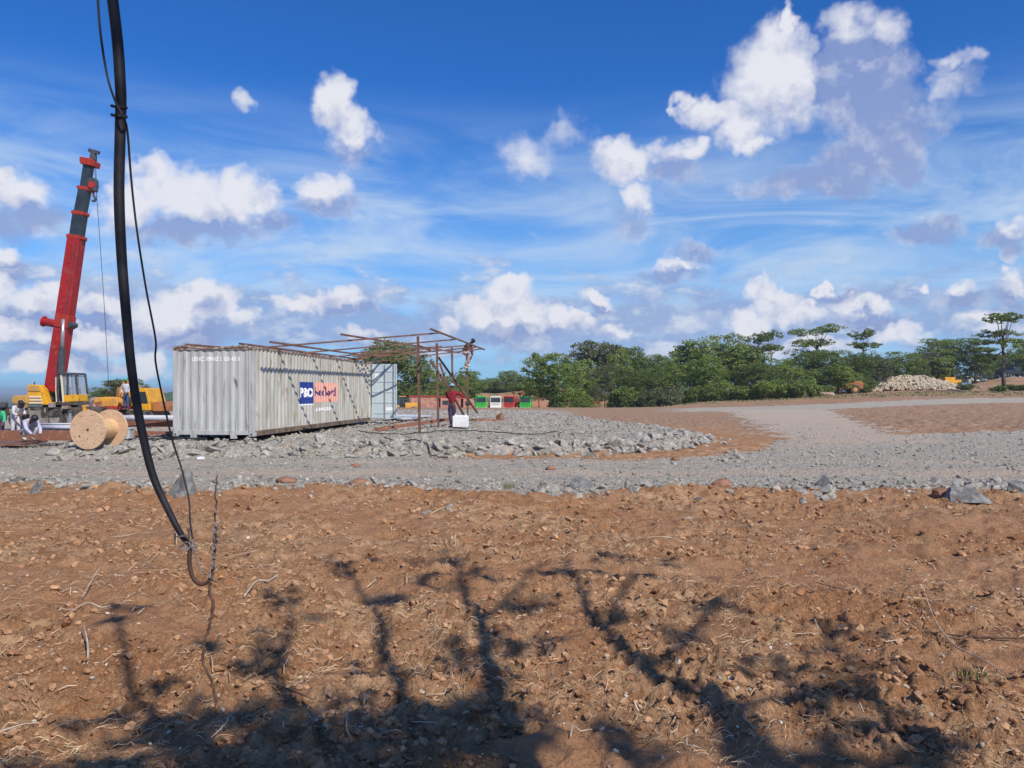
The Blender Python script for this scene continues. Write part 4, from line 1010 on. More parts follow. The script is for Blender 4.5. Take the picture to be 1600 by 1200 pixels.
# cab
slab([(117, 617), (138, 616), (138.5, 627), (117, 628)], -.95, -.05).build('cab', 'crane_yellow', crane, bevel=.03)
slab([(105, 628), (139, 628), (139, 632), (106, 632)], -.95, .1).build('cab_floor', 'grime', crane)
for (a, b) in (((108, 628), (108, 586)), ((116.5, 628), (113, 586)), ((138, 616), (134.5, 585)), ((123, 617), (122.5, 586))):
    for dy in (-.93, -.07): MB().beam(S(*a, dy), S(*b, dy), .07).build('cab_pillar', 'cream' if a[0] == 116.5 else 'dark_steel', crane)
slab([(107, 586), (110, 583), (134, 583), (136, 586.5)], -1.0, 0).build('cab_roof', 'dark_steel', crane, bevel=.02)
slab([(117.5, 616.5), (114.5, 587), (133.8, 587), (137, 615.5)], -.92, -.905).build('cab_window', 'win_glass', crane)
slab([(117.5, 616.5), (114.5, 587), (133.8, 587), (137, 615.5)], -.095, -.08).build('cab_window', 'win_glass', crane)
MB().beam(S(136.5, 616, -.5), S(133.8, 587, -.5), .75, .015).build('cab_window', 'win_glass', crane)
slab([(112, 626), (112, 608), (116, 607), (118, 620), (126, 620), (126, 626)], -.7, -.3).build('seat', 'dark_steel', crane, bevel=.03)
slab([(130, 618), (130, 606), (133, 606), (134, 618)], -.6, -.4).build('console', 'dark_steel', crane)
# boom
def boxsec(p0, p1, w0, w1, dep0, dep1):
    d = (p1 - p0).normalized(); a = d.cross(Vector((0, 1, 0))).normalized(); y = Vector((0, 1, 0)); vs = []
    for p, w, dd in ((p0, w0, dep0), (p1, w1, dep1)):
        for sx, sy in ((-.5, -.5), (.5, -.5), (.5, .5), (-.5, .5)): vs.append(p + a * w * sx + y * dd * sy)
    return MB().addv(vs, [(0, 1, 2, 3), (7, 6, 5, 4), (0, 4, 5, 1), (1, 5, 6, 2), (2, 6, 7, 3), (3, 7, 4, 0)])
k_ = CRD / 1200
bp_ = [(84.5, 612), (120, 371), (125.6, 333.6), (133, 295), (139.5, 253)]
bw = [(22, 19.5), (16.5, 16.5), (14.5, 14.5), (12, 12)]
for i in range(4):
    o = boxsec(S(*bp_[i]), S(*bp_[i + 1]), bw[i][0] * k_, bw[i][1] * k_, (.62, .52, .45, .38)[i], (.62, .52, .45, .38)[i]).build('boom_section', ('crane_red', 'crane_black', 'crane_black', 'crane_black')[i], crane, bevel=.03, label=('red base section of the boom' if i == 0 else None))
for i in (1, 2, 3):
    p = S(*bp_[i]); d = (S(*bp_[i]) - S(*bp_[i - 1])).normalized(); w = (22.5, 19, 16.5)[i - 1] * k_
    boxsec(p - d * .10, p + d * .08, w, w, .72 - .08 * i, .72 - .08 * i).build('boom_collar', 'collar_red', crane, bevel=.02)
    a = d.cross(Vector((0, 1, 0))).normalized()
    for sg in (-1, 1): MB().box(p + a * sg * (w / 2 + .03), (.10, .3, .12)).build('wear_pad', 'collar_red' if sg < 0 else 'dark_steel', crane)
slab([(129, 247), (146, 250), (153, 254), (151, 262), (130, 258)], -.3, .3).build('boom_head', 'collar_red', crane, bevel=.03)
slab([(141, 250), (144, 237), (149, 237), (150, 251)], -.14, .14).build('boom_head', 'dark_steel', crane, bevel=.02)
MB().beam(S(139, 234.5), S(155, 239), .16).build('head_sheave_bracket', 'dark_steel', crane)
for (u, v) in ((147, 256), (133, 252)): MB().tube([S(u, v, -.22), S(u, v, .22)], .16, 16).build('sheave', 'dark_steel', crane)
MB().tube([S(69, 502.5), S(92, 507)], .20, 14).build('winch_bracket', 'crane_red', crane, smooth=False)
MB().tube([S(67.5, 502, -.0), S(69.5, 502.5, 0)], .27, 14).build('winch_flange', 'collar_red', crane)
slab([(93, 490), (113, 494), (111, 514), (90, 510)], -.36, .36).build('boom_saddle', 'collar_red', crane, bevel=.02)
MB().tube([S(112.5, 508, -.3), S(112.5, 508, .3)], .14, 14).build('pulley', 'dark_steel', crane)
MB().tube([S(105.5, 500, -.35), S(103.5, 548, -.35)], .085, 12).build('lift_ram', 'steel', crane, smooth=True)
MB().tube([S(103.5, 546, -.35), S(100, 626, -.35)], .155, 14).build('lift_cylinder', 'dark_steel', crane, smooth=False)
MB().tube([S(100, 626, -.55), S(100, 626, .1)], .12, 12).build('pivot_pin', 'grime', crane)
for (a, b) in (((147, 259), (143, 281)), ((148, 259), (149, 281)), ((149.5, 258), (150.5, 281))): MB().tube([S(*a), S(*b)], .012, 5).build('hoist_rope', 'wire', crane)
hb = slab([(139, 282), (142, 279), (150, 279), (152, 283), (151, 300), (141, 298)], -.16, .16).build('hook_block', 'dark_steel', crane, bevel=.03)
MB().tube([S(146, 290, -.2), S(146, 290, .2)], .17, 16).build('sheave', 'collar_red', hb)
MB().tube([S(146, 299), S(146, 306)], .05, 8).build('hook_shank', 'collar_red', crane)
hk = [S(146 + 3.2 * math.sin(t), 310.5 - 4 * math.cos(t)) for t in np.linspace(0, 4.4, 12)]
MB().tube(hk, [.06] * 8 + [.05, .04, .03, .02], 8).build('hook', 'dark_steel', crane, smooth=True)
L_ = [S(150.5 + 19.5 * t + 1.2 * math.sin(t * 3.1), 300 + 308 * t) for t in np.linspace(0, 1, 14)]
MB().tube(L_, .013, 5).build('hoist_rope', 'wire', crane)
MB().ball(S(170, 611), (.11, .11, .09), 12, 8).build('rope_ball', 'dark_steel', crane, smooth=True)
# clutter of hoses and fittings at the boom foot
rg = np.random.default_rng(3); m_ = MB()
for k in range(16):
    u, v = rg.uniform(62, 112), rg.uniform(600, 628); p = S(u, v, rg.uniform(-.6, .3)); q = p + Vector((rg.normal() * .25, rg.normal() * .15, rg.normal() * .3)); m_.tube([p, (p + q) / 2 + Vector((0, -.06, .08)), q], .03, 6)
m_.build('hose_bundle', 'grime', crane, kind='stuff')
for (u0, u1, v0, v1, dy, mm) in ((26, 34, 628, 636, -1.0, 'dark_steel'), (100, 107, 629, 636, -1.05, 'dust_grey'), (122, 132, 633, 638, -1.15, 'rail_rust'), (140, 148, 630, 636, -.8, 'dark_steel'), (56, 66, 632, 637, -1.15, 'dust_yellow'), (88, 98, 652, 660, -1.2, 'dust_grey'), (62, 72, 640, 646, -1.31, 'rail_rust')):
    slab([(u0, v0), (u1, v0), (u1, v1), (u0, v1)], dy - .25, dy).build('tool_box', mm, crane, bevel=.02)
for u in (46, 68, 92, 118): MB().beam(S(u, 636.5, -1.13), S(u, 646, -1.13), .06).build('chassis_rib', 'dust_grey', crane)
for t in np.linspace(.06, .94, 9):
    q0_ = S(*bp_[0]).lerp(S(*bp_[1]), t); MB().box(q0_ + Vector((.0, -.325, 0)), (.10, .03, .03)).build('boom_bracket', 'collar_red', crane)
MB().tube([S(84.5 + 35.5 * t + 6, 606 - 235 * t, -.36) for t in np.linspace(.02, .96, 12)], .018, 6).build('hydraulic_line', 'dark_steel', crane)
MB().tube([S(u, v, -1.0) for u, v in ((107, 628), (106, 612), (106, 590))], .02, 6).build('handrail', 'cream', crane)
# striped jack stand before the outrigger
p = W(132, 648, 35); js = thing('jack_stand', 'yellow splayed jack stand behind the cable drum', 'stand', (p.x, p.y, hz(p.x, p.y)))
for a, b in (((129.5, 652), (131, 635)), ((134.5, 652), (133, 635)), ((137, 640), (150, 652))): MB().tube([W(*a, 35), W(*b, 35)], .04, 8).build('leg', 'crane_yellow', js)
MB().beam(W(129, 635, 35), W(135, 634, 35), .09).build('head', 'crane_yellow', js)

# ================================================================ second, folded machine
D2 = 44.0
q0 = W(200, 662, D2)
mc = thing('lorry_crane', 'yellow and rusty truck-mounted machine with its cab to one side, parked behind the steel pile', 'truck crane', (q0.x, D2, q0.z))
sl2 = lambda poly, a, b: slab(poly, a, b, D2)
sl2([(138, 637), (214, 634), (214, 639), (138, 642)], -1.2, 1.2).build('deck', 'tipper_red', mc, bevel=.02)
sl2([(140, 643), (252, 640), (250, 650), (150, 652)], -1.0, 1.0).build('chassis', 'grime', mc)
sl2([(140, 636), (142, 630), (150, 623), (160, 620), (163, 636)], -1.0, .6).build('fender', 'rail_rust', mc, bevel=.05)
hood = sl2([(154, 636), (158, 626), (163, 621), (178, 620), (193, 621), (197, 628), (196, 635)], -.9, .7).build('hood', 'cat_yellow', mc, bevel=.06)
sl2([(160, 635), (163, 628), (172, 626.5), (172, 635)], -.93, -.9005).build('hood_panel', 'rust_pipe', hood)
for k in range(3): sl2([(178 + k * 5, 634), (178 + k * 5, 625), (181 + k * 5, 625), (181 + k * 5, 634)], -.93, -.9005).build('grille', 'dust_yellow', hood)
MB().tube([W(181, 652, D2) + Vector((0, -1.15, 0)), W(210, 651, D2) + Vector((0, -1.15, 0))], .30, 18).build('fuel_tank', 'dust_grey', mc, bevel=.02)
sl2([(190, 620), (190, 608), (196, 596), (203, 592), (208, 600), (206, 622)], -.3, .3).build('folded_boom', 'cat_yellow', mc, bevel=.05)
sl2([(203, 592), (216, 602), (222, 622), (214, 624), (208, 604), (200, 598)], -.25, .25).build('folded_boom', 'dust_yellow', mc, bevel=.04)
sl2([(184, 622), (186, 606), (190, 604), (192, 622)], -.25, .25).build('bracket', 'rust_pipe', mc, bevel=.02)
cab = sl2([(229, 641), (228, 634), (230, 628), (229, 608), (232, 606), (243, 607), (249, 628), (249, 641)], -1.1, .9).build('cab', 'crane_yellow', mc, bevel=.05)
sl2([(232, 630), (231.5, 612), (241.5, 612), (245.5, 630)], -1.115, -1.1005).build('cab_window', 'glass', cab)
sl2([(217, 634), (218, 618), (228, 617), (228, 634)], -.9, .7).build('engine_cover', 'cat_yellow', mc, bevel=.04)
sl2([(250, 642), (250, 628), (262, 627), (265, 634), (265, 642)], -1.0, .8).build('front_frame', 'loader_orange', mc, bevel=.04)
for u in (160, 178, 222, 242):
    for dy in (-1.0, 1.0):
        c_ = W(u, 652, D2); w_ = MB().tube([(c_.x, c_.y + dy - .17, c_.z), (c_.x, c_.y + dy + .17, c_.z)], .42, 20).build('wheel', 'tyre', mc, bevel=.03)
        MB().tube([(c_.x, c_.y + dy - .185, c_.z), (c_.x, c_.y + dy - .1705, c_.z)], .2, 14).build('rim', 'dust_grey', w_)
p = W(197, 641, 42.3)
person('person in a white shirt, blue jeans and green helmet standing on the rusty machine deck', (p.x, p.y, p.z), R(-10), dict(ell=(.26, -.05, 1.12), hal=(.18, -.18, .94), elr=(-.26, .02, 1.12), har=(-.22, -.1, .90)), 'cloth_white', 'cloth_blue', hat='helmet_green')
# debris mound behind the pipes
lump('mound of pale broken earth between the yellow cab and the white container', 250, 655, 41, 2.4, 1.2, .42, 'soil_pale', 12, 'earth_mound', 'earth mound')
lump('small dusty heap behind the end of the white pipe', 262, 648, 39.5, 1.0, .9, .5, 'soil_pale', 13, 'earth_mound', 'earth mound')

# ================================================================ tipper trucks, loaders and cabs beyond the yard
def tipper(label, u, d, rz):
    p = W(u, 0, d); t = thing('tipper_truck', label, 'tipper truck', (p.x, p.y, hz(p.x, p.y)), rz, None)
    L = lambda m_, n, mm, par=t, **k: m_.build(n, mm, par, local=True, **k)
    bd = L(MB().prism([(-2.0, 1.25), (2.0, 1.25), (2.15, 3.0), (-2.15, 3.0)], -1.2, 1.2), 'tipper_body', 'tipper_dusty', bevel=.03)
    for k in range(6): L(MB().b2(-1.9 + k * .74, -1.78 + k * .74, -1.27, -1.2005, 1.3, 2.85), 'rib', 'tipper_dusty', bd)
    L(MB().b2(-2.2, 2.2, -1.3, 1.3, 2.95, 3.12), 'tipper_rim', 'tipper_red')
    L(MB().b2(2.1, 2.9, -1.1, 1.1, 2.75, 2.95), 'canopy', 'tipper_red')
    L(MB().b2(-2.1, 4.0, -.45, .45, .85, 1.2), 'chassis', 'grime')
    cb = L(MB().prism([(2.5, .7), (4.3, .7), (4.35, 1.8), (4.1, 2.75), (2.5, 2.75)], -1.15, 1.15), 'cab', 'tipper_dusty', bevel=.05)
    L(MB().b2(2.8, 3.7, -1.165, -1.1505, 1.75, 2.4), 'cab_window', 'glass', cb)
    for x_ in (-1.5, -.3, 3.2):
        for s_ in (-1, 1):
            w_ = L(MB().tube([(x_, s_ * 1.0 - .18, .5), (x_, s_ * 1.0 + .18, .5)], .5, 18), 'wheel', 'tyre', bevel=.04); L(MB().tube([(x_, s_ * 1.0 + s_ * .185 - .005, .5), (x_, s_ * 1.0 + s_ * .185 + .005, .5)], .22, 12), 'rim', 'dust_grey', w_)
    L(MB().b2(-2.0, -1.95, -1.0, 1.0, .7, .85), 'bumper', 'dust_grey')
    return t
tipper('dusty red tipper truck directly behind the first frame post, beside the yellow loader', 661, 116, R(12))
tipper('dusty red tipper truck behind the red-shirted person, farther from the loader', 697, 119, R(14))
def loader(label, u, d, rz, m1, m2, sc=1.0):
    p = W(u, 0, d); t = thing('wheel_loader', label, 'loader', (p.x, p.y, hz(p.x, p.y)), rz); t.scale = (sc, sc, sc)
    L = lambda m_, n, mm, par=t, **k: m_.build(n, mm, par, local=True, **k)
    L(MB().prism([(.3, .8), (2.9, .8), (3.0, 1.6), (2.6, 2.0), (.3, 2.0)], -.9, .9), 'engine_body', m1, bevel=.08)
    L(MB().b2(-1.4, .3, -.5, .5, .7, 1.2), 'front_frame', m1, bevel=.05)
    cb = L(MB().prism([(-.6, 1.2), (.3, 1.2), (.35, 3.0), (-.4, 3.0)], -.7, .7), 'cab', 'car_dark', bevel=.05)
    L(MB().b2(-.7, .5, -.8, .8, 3.0, 3.12), 'cab_roof', m2, bevel=.03)
    L(MB().b2(-.35, .2, -.715, -.7005, 1.9, 2.85), 'cab_window', 'glass', cb)
    for s_ in (-.55, .55):
        L(MB().beam((-.6, s_, 1.5), (-2.4, s_, .9), .16, .3), 'lift_arm', m2)
    L(MB().prism([(-3.4, .15), (-2.3, .15), (-2.2, 1.3), (-2.5, 1.4), (-2.6, .6), (-3.4, .3)], -1.3, 1.3), 'bucket', m2, bevel=.02)
    L(MB().beam((-.3, 0, 1.6), (-1.9, 0, 1.7), .14), 'bucket_ram', 'steel')
    L(MB().tube([(1.6, .3, 2.0), (1.6, .3, 2.7)], .07, 8), 'exhaust', 'grime')
    for x_ in (-1.3, 1.7):
        for s_ in (-1, 1):
            w_ = L(MB().tube([(x_, s_ * 1.0 - .25, .7), (x_, s_ * 1.0 + .25, .7)], .7, 20), 'wheel', 'tyre', bevel=.06); L(MB().tube([(x_, s_ * 1.26 - .006, .7), (x_, s_ * 1.26 + .006, .7)], .33, 12), 'rim', m2, w_)
    return t
loader('yellow loader with lowered bucket just past the open container door', 628, 108, R(25), 'cat_yellow', 'cat_yellow', .85)
loader('orange wheel loader with a dark cab beside the pile of pale stone', 1315, 119, R(-8), 'loader_orange', 'cat_yellow', 1.0)
def cab_truck(label, u, d, col, rz):
    p = W(u, 0, d); t = thing('parked_truck', label, 'truck', (p.x, p.y, hz(p.x, p.y)), rz)
    L = lambda m_, n, mm, par=t, **k: m_.build(n, mm, par, local=True, **k)
    cb = L(MB().b2(-1.15, 1.15, -.9, .9, .75, 2.95), 'cab', col, bevel=.12)
    L(MB().b2(-.98, .98, -.93, -.9005, 1.72, 2.62), 'windscreen', 'glass', cb)
    [L(MB().b2(-.8, .8, -.915, -.9005, 1.15 + k * .16, 1.19 + k * .16), 'grille', 'dark_steel', cb) for k in range(3)]
    L(MB().b2(-1.18, 1.18, -1.0, -.85, .4, .80), 'bumper', col, bevel=.04)
    L(MB().b2(-1.1, 1.1, -1.0, -.7, 2.75, 2.98), 'sun_visor', col, bevel=.03)
    for s_ in (-1, 1):
        L(MB().b2(s_ * .98 - .16, s_ * .98 + .16, -1.015, -1.0005, .52, .72), 'headlight', 'lamp_glass'); L(MB().b2(s_ * 1.32 - .08, s_ * 1.32 + .08, -.95, -.85, 1.8, 2.45), 'wing_mirror', 'dark_steel')
        for y_ in (0, 3.6, 4.9):
            L(MB().tube([(s_ * 1.0 - .15, y_, .5), (s_ * 1.0 + .15, y_, .5)], .5, 16), 'wheel', 'tyre')
    L(MB().b2(-.4, .4, .2, 5.6, .75, 1.0), 'chassis', 'grime')
    L(MB().prism([(-1.1, 1.1), (1.1, 1.1), (1.2, 2.4), (-1.2, 2.4)], 1.3, 5.8), 'load_bed', col, bevel=.03)
    return t
cab_truck('green truck facing the camera, beside the white truck and nearest the frame', 751, 158, 'cab_green', R(8))
cab_truck('white truck parked facing the camera between a green and a red one', 774, 158, 'cab_white', R(5))
cab_truck('red truck facing the camera, between the white truck and a green one', 797, 158, 'cab_red', R(-14))
cab_truck('green truck facing the camera, beside the red truck and next to the trees', 821, 157, 'cab_green', R(-4))
# things on the bank at the right
def car(label, u, d, rz, col, kind='car', s=1.0):
    p = W(u, 0, d); t = thing('parked_' + kind, label, kind if kind != 'car' else 'car', (p.x, p.y, hz(p.x, p.y)), rz); t.scale = (s, s, s)
    L = lambda m_, n, mm, par=t, **k: m_.build(n, mm, par, local=True, **k)
    if kind == 'van': prof = [(-2.4, .35), (2.3, .35), (2.4, .9), (1.9, 1.2), (1.3, 2.0), (-2.3, 2.05), (-2.4, 1.2)]
    elif kind == 'pickup': prof = [(-2.6, .45), (2.5, .45), (2.55, .95), (1.3, 1.1), (.7, 1.75), (-.5, 1.75), (-.7, 1.1), (-2.6, 1.1)]
    else: prof = [(-2.2, .35), (2.1, .35), (2.2, .8), (1.1, .95), (.5, 1.5), (-1.2, 1.5), (-1.9, .95), (-2.2, .85)]
    b_ = L(MB().prism(prof, -.85, .85), 'body', col, bevel=.08)
    L(MB().b2(-.35 if kind == 'pickup' else -1.1, .55, -.865, -.8505, 1.1 if kind != 'van' else 1.3, 1.4 if kind == 'car' else 1.62), 'window', 'glass', b_)
    for x_ in (-1.45, 1.45):
        for s_ in (-1, 1): L(MB().tube([(x_, s_ * .78 - .1, .34), (x_, s_ * .78 + .1, .34)], .34, 16), 'wheel', 'tyre')
    for s_ in (-.6, .6): L(MB().b2(2.1, 2.21, s_ - .12, s_ + .12, .62, .78), 'headlight', 'lamp_glass')
    return t
car('dark pickup truck parked on the earth bank under the lone slender tree', 1583, 150, R(8), 'car_dark', 'pickup', 1.15)
car('white car parked among the trees on the bank beside the yellow dumper', 1510, 150, R(-12), 'cab_white', 'car')
car('dark car with a pale bonnet between the white car and the pickup truck', 1540, 151, R(180), 'car_dark', 'car')
p = W(1485, 0, 140); dm = thing('dumper', 'small yellow dumper behind the end of the pale stone pile', 'dumper', (p.x, p.y, hz(p.x, p.y)), .2)
MB().prism([(-1.6, .9), (0, .8), (.3, 1.9), (-1.9, 1.9)], -.9, .9).build('skip', 'crane_yellow', dm, local=True, bevel=.04)
MB().b2(.2, 1.7, -.7, .7, .7, 1.4).build('engine_body', 'crane_yellow', dm, local=True, bevel=.05); MB().b2(.4, .9, -.4, .4, 1.41, 2.4).build('cab', 'dark_steel', dm, local=True, bevel=.03)
for x_ in (-1.0, 1.2):
    for s_ in (-1, 1): MB().tube([(x_, s_ * .85 - .15, .5), (x_, s_ * .85 + .15, .5)], .5, 14).build('wheel', 'tyre', dm, local=True)
for (u, v, d, w, lab) in ((1428, 583, 146, 4.4, 'low open shed with a grey sheet roof behind the pale stone pile'), (1474, 582, 150, 3.2, 'second small open shed with thin posts behind the yellow dumper')):
    p = W(u, v, d); z = hz(p.x, p.y); sh = thing('open_shed', lab, 'shed', (p.x, p.y, z)); top = max(p.z - z, 2.2)
    MB().prism([(-w / 2, top), (w / 2, top + .25), (w / 2, top + .33), (-w / 2, top + .08)], -1.5, 1.5).build('roof', 'roof_sheet', sh, local=True)
    for a_ in (-1, 1):
        for b_ in (-1.3, 1.3): MB().tube([(a_ * (w / 2 - .2), b_, -.2), (a_ * (w / 2 - .2), b_, top + .1)], .07, 6).build('post', 'twig', sh, local=True)
    MB().b2(-w / 2 + .3, w / 2 - .3, 1.1, 1.2, 0, top * .6).build('back_panel', 'dark_steel', sh, local=True)
p = W(1432, 0, 132); 
# pale stone pile
PX, PY = W(1425, 0, 128).x, 128.0
pile = thing('stone_pile', 'long low pile of cream coloured broken stone at the edge of the trees', 'stone pile', (PX, PY, hz(PX, PY)))
rg = np.random.default_rng(21); z0 = pile.location.z
def pile_h(x_, y_): return 2.3 * np.clip(1 - (np.abs(x_) / 8.2) ** 2.2, 0, 1) ** .8 * np.clip(1 - np.abs(y_) / 3.4, 0, 1) ** .7 * (1 - .10 * x_ / 7)
x = rg.uniform(-8.2, 8.2, 3400); y = rg.uniform(-3.4, 3.0, 3400); h_ = pile_h(x, y) + .55 * vn(x * .8, y, 4)
P3 = np.stack([x, y, h_], -1)
scatter('small_stones', P3, rg.uniform(.12, .26, 3400), 'pale_stone', rg, ICO1, 10, (1, .85, .75), 5, .02, parent=pile)
for i in range(280):
    x_, y_ = rg.uniform(-7.4, 7.4), rg.uniform(-3.3, .6); stone(PALE[rg.integers(6)], (x_, y_, float(pile_h(np.array(x_), np.array(y_))) + .05), rg.uniform(.22, .42), pile, 'stone', rg)
for i, (u, v, lab) in enumerate(((1498, 611, 'pale flat boulder lying on the grass beyond the end of the stone pile'), (1530, 604, 'pale boulder on the bank between the stone pile and the slender tree'), (1555, 606, 'pale boulder at the foot of the slender tree'), (1402, 612, 'small pale boulder just off the end of the stone pile'))):
    o = stone(PALE[i], (0, 0, 0), .5, None, 'boulder', rg, .1); d = 128; p = W(u, v, d); o.location = (p.x, p.y, hz(p.x, p.y) + .12); o.scale = (.9, .6, .45); tag(o, lab, 'boulder')

# ================================================================ trees
def leaf_mat(name, c1, c2, c3):
    m = bpy.data.materials.new(name); m.use_nodes = True; T = NT(m.node_tree); b = T.n['Principled BSDF']
    b.inputs['Roughness'].default_value = .55; b.inputs['Specular IOR Level'].default_value = .25
    g = T.add('ShaderNodeNewGeometry'); r = g.outputs['Random Per Island']; tcn = T.add('ShaderNodeTexCoord')
    n = T.noise(tcn.outputs['Object'], .45, 3, .6); oi = T.add('ShaderNodeObjectInfo')
    f = T.m('ADD', T.m('MULTIPLY', r, .6), T.m('MULTIPLY', n, .45)); f = T.m('ADD', f, T.m('MULTIPLY', T.m('SUBTRACT', oi.outputs['Random'], .5), .3))
    col = T.ramp(f, [(.2, c1), (.5, c2), (.85, c3)])
    T.put(b.inputs['Base Color'], col)
    tr = T.add('ShaderNodeBsdfTranslucent'); T.put(tr.inputs[0], T.mix(.5, col, (.30, .38, .05, 1)))
    mx = T.add('ShaderNodeMixShader'); mx.inputs[0].default_value = .16; T.l.new(b.outputs[0], mx.inputs[1]); T.l.new(tr.outputs[0], mx.inputs[2])
    T.l.new(mx.outputs[0], T.n['Material Output'].inputs[0]); return m
M['leaf_mid'] = leaf_mat('leaf_mid', (.085, .125, .026), (.165, .23, .047), (.26, .325, .08))
M['leaf_light'] = leaf_mat('leaf_light', (.10, .15, .028), (.18, .255, .05), (.27, .34, .08))
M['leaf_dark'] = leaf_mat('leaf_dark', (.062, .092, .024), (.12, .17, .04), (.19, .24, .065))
M['leaf_olive'] = leaf_mat('leaf_olive', (.06, .075, .030), (.11, .125, .055), (.18, .185, .095))
M['bark'] = mat('bark', (.12, .09, .07), .9, (.22, .17, .13), 3, stretch=(1, 1, .3), bump=.02)
def crown_mesh(name, lobes, nclump, nleaf, rg, csize=.55, leaf=.2, flat=1.0, m='leaf_mid'):
    """leaf-sized faces gathered in tufts over the skins of the lobes; lobes = (x,y,z,rx,ry,rz)"""
    lob = np.array(lobes, float); wgt = (lob[:, 3] * lob[:, 4] + lob[:, 3] * lob[:, 5]); wgt = wgt / wgt.sum()
    pick = rg.choice(len(lob), nclump, p=wgt); n = rg.normal(size=(nclump, 3)); n /= np.linalg.norm(n, axis=1)[:, None]
    rad = rg.uniform(.45, 1.05, nclump) ** .5
    C = lob[pick, :3] + n * lob[pick, 3:] * rad[:, None]
    cs = csize * rg.uniform(.5, 1.3, nclump)
    K = nclump * nleaf; ci = np.repeat(np.arange(nclump), nleaf)
    off = rg.normal(size=(K, 3)); off /= np.linalg.norm(off, axis=1)[:, None]; off *= rg.uniform(.2, 1, K)[:, None] ** .6
    off[:, 2] *= .6 * flat
    P_ = C[ci] + off * cs[ci][:, None]
    a = rg.normal(size=(K, 3)) + n[ci] * .3; a /= np.linalg.norm(a, axis=1)[:, None]
    up = rg.normal(size=(K, 3)); b = np.cross(a, up); b /= np.linalg.norm(b, axis=1)[:, None]; c = np.cross(a, b)
    L = leaf * rg.uniform(.6, 1.4, K)[:, None]
    V = np.stack([P_ - b * L * .5, P_ + c * L * .28, P_ + b * L * .5, P_ - c * L * .28], 1).reshape(-1, 3)
    F = np.arange(K * 4).reshape(-1, 4)
    me = fast_mesh(name, V, F, None, False); me.materials.append(M[m]); return me, C, lob
def trunk_mesh(h, C, rg, r0=.22, lean=0, nb=12, fork=.35):
    m_ = MB(); top = Vector((lean, 0, h * .82)); pts = [Vector((0, 0, -.6)), Vector((lean * .15, .05, h * .25)), Vector((lean * .5, -.05, h * .5)), top]
    m_.tube(pts, [r0 * 1.15, r0 * .85, r0 * .6, r0 * .2], 8)
    for i in rg.choice(len(C), min(nb, len(C)), replace=False):
        c = Vector(C[i].tolist()); t = rg.uniform(fork, .9); s0 = Vector((lean * t * t, 0, h * .82 * t)); mid = s0.lerp(c, .5) + Vector((0, 0, -.12 * (c - s0).length))
        m_.tube([s0, mid, c], [r0 * .42, r0 * .26, r0 * .07], 5)
    me = bpy.data.meshes.new('trunk'); me.from_pydata([tuple(p) for p in m_.v], [], m_.f); me.update(); me.shade_smooth(); me.materials.append(M['bark']); return me
def kind_round(seed, h, w, m, dens=1.0, low=.18, leaf=.24):
    rg = np.random.default_rng(seed); lobes = []
    for i in range(14):
        t = rg.uniform(low, .86); rr_ = w * .5 * math.sin(math.pi * min(.95, .18 + t * .72)) ** .7; a = rg.uniform(0, 6.28); q_ = rg.uniform(.25, .85) * rr_
        s_ = rg.uniform(.18, .32) * w; lobes.append((q_ * math.cos(a), q_ * math.sin(a), h * t, s_, s_, s_ * .75))
    lobes.append((0, 0, h * .86, w * .2, w * .2, h * .13)); lobes.append((0, 0, h * .5, w * .3, w * .3, h * .28))
    me, C, lob = crown_mesh('crown', lobes, int(560 * dens), 34, rg, .08 * w, leaf, 1, m); return me, trunk_mesh(h, C, rg, .028 * h, 0, 14)
def kind_flat(seed, h, w, m, layers=3, dens=1.0, lean=0, fill=True):
    rg = np.random.default_rng(seed); lobes = []
    for k in range(layers):
        t = 1 - k * .17
        for i in range(5 if k == 0 else 4):
            a = rg.uniform(0, 6.28); q_ = rg.uniform(.1, .42) * w * (.9 if k == 0 else .8); s_ = rg.uniform(.13, .24) * w
            lobes.append((lean + q_ * math.cos(a), q_ * math.sin(a) * .8, h * t - .04 * h + rg.normal() * .025 * h, s_, s_, .05 * h))
    if fill:
        for i in range(5): a = rg.uniform(0, 6.28); lobes.append((lean * .5 + .2 * w * math.cos(a), .2 * w * math.sin(a), h * rg.uniform(.3, .62), .22 * w, .22 * w, .10 * h))
    me, C, lob = crown_mesh('crown', lobes, int(380 * dens), 30, rg, .065 * w, .21, .7, m); return me, trunk_mesh(h * 1.08, lob[:, :3], rg, .02 * h, lean, 14, .5)
def kind_bush(seed, h, w, m, leaf=.2):
    rg = np.random.default_rng(seed); lobes = []
    for i in range(7):
        a = rg.uniform(0, 6.28); q_ = rg.uniform(0, .32) * w; s_ = rg.uniform(.16, .28) * w; lobes.append((q_ * math.cos(a), q_ * math.sin(a), h * rg.uniform(.2, .68), s_, s_, h * .3))
    me, C, lob = crown_mesh('foliage', lobes, 260, 30, rg, .1 * w, leaf, 1, m)
    V = np.empty(len(me.vertices) * 3, np.float32); me.vertices.foreach_get('co', V); V = V.reshape(-1, 3); V[:, 2] = np.maximum(V[:, 2], -.1); me.vertices.foreach_set('co', V.ravel())
    return me, trunk_mesh(h * .6, C, rg, .03 * h, 0, 8, .1)
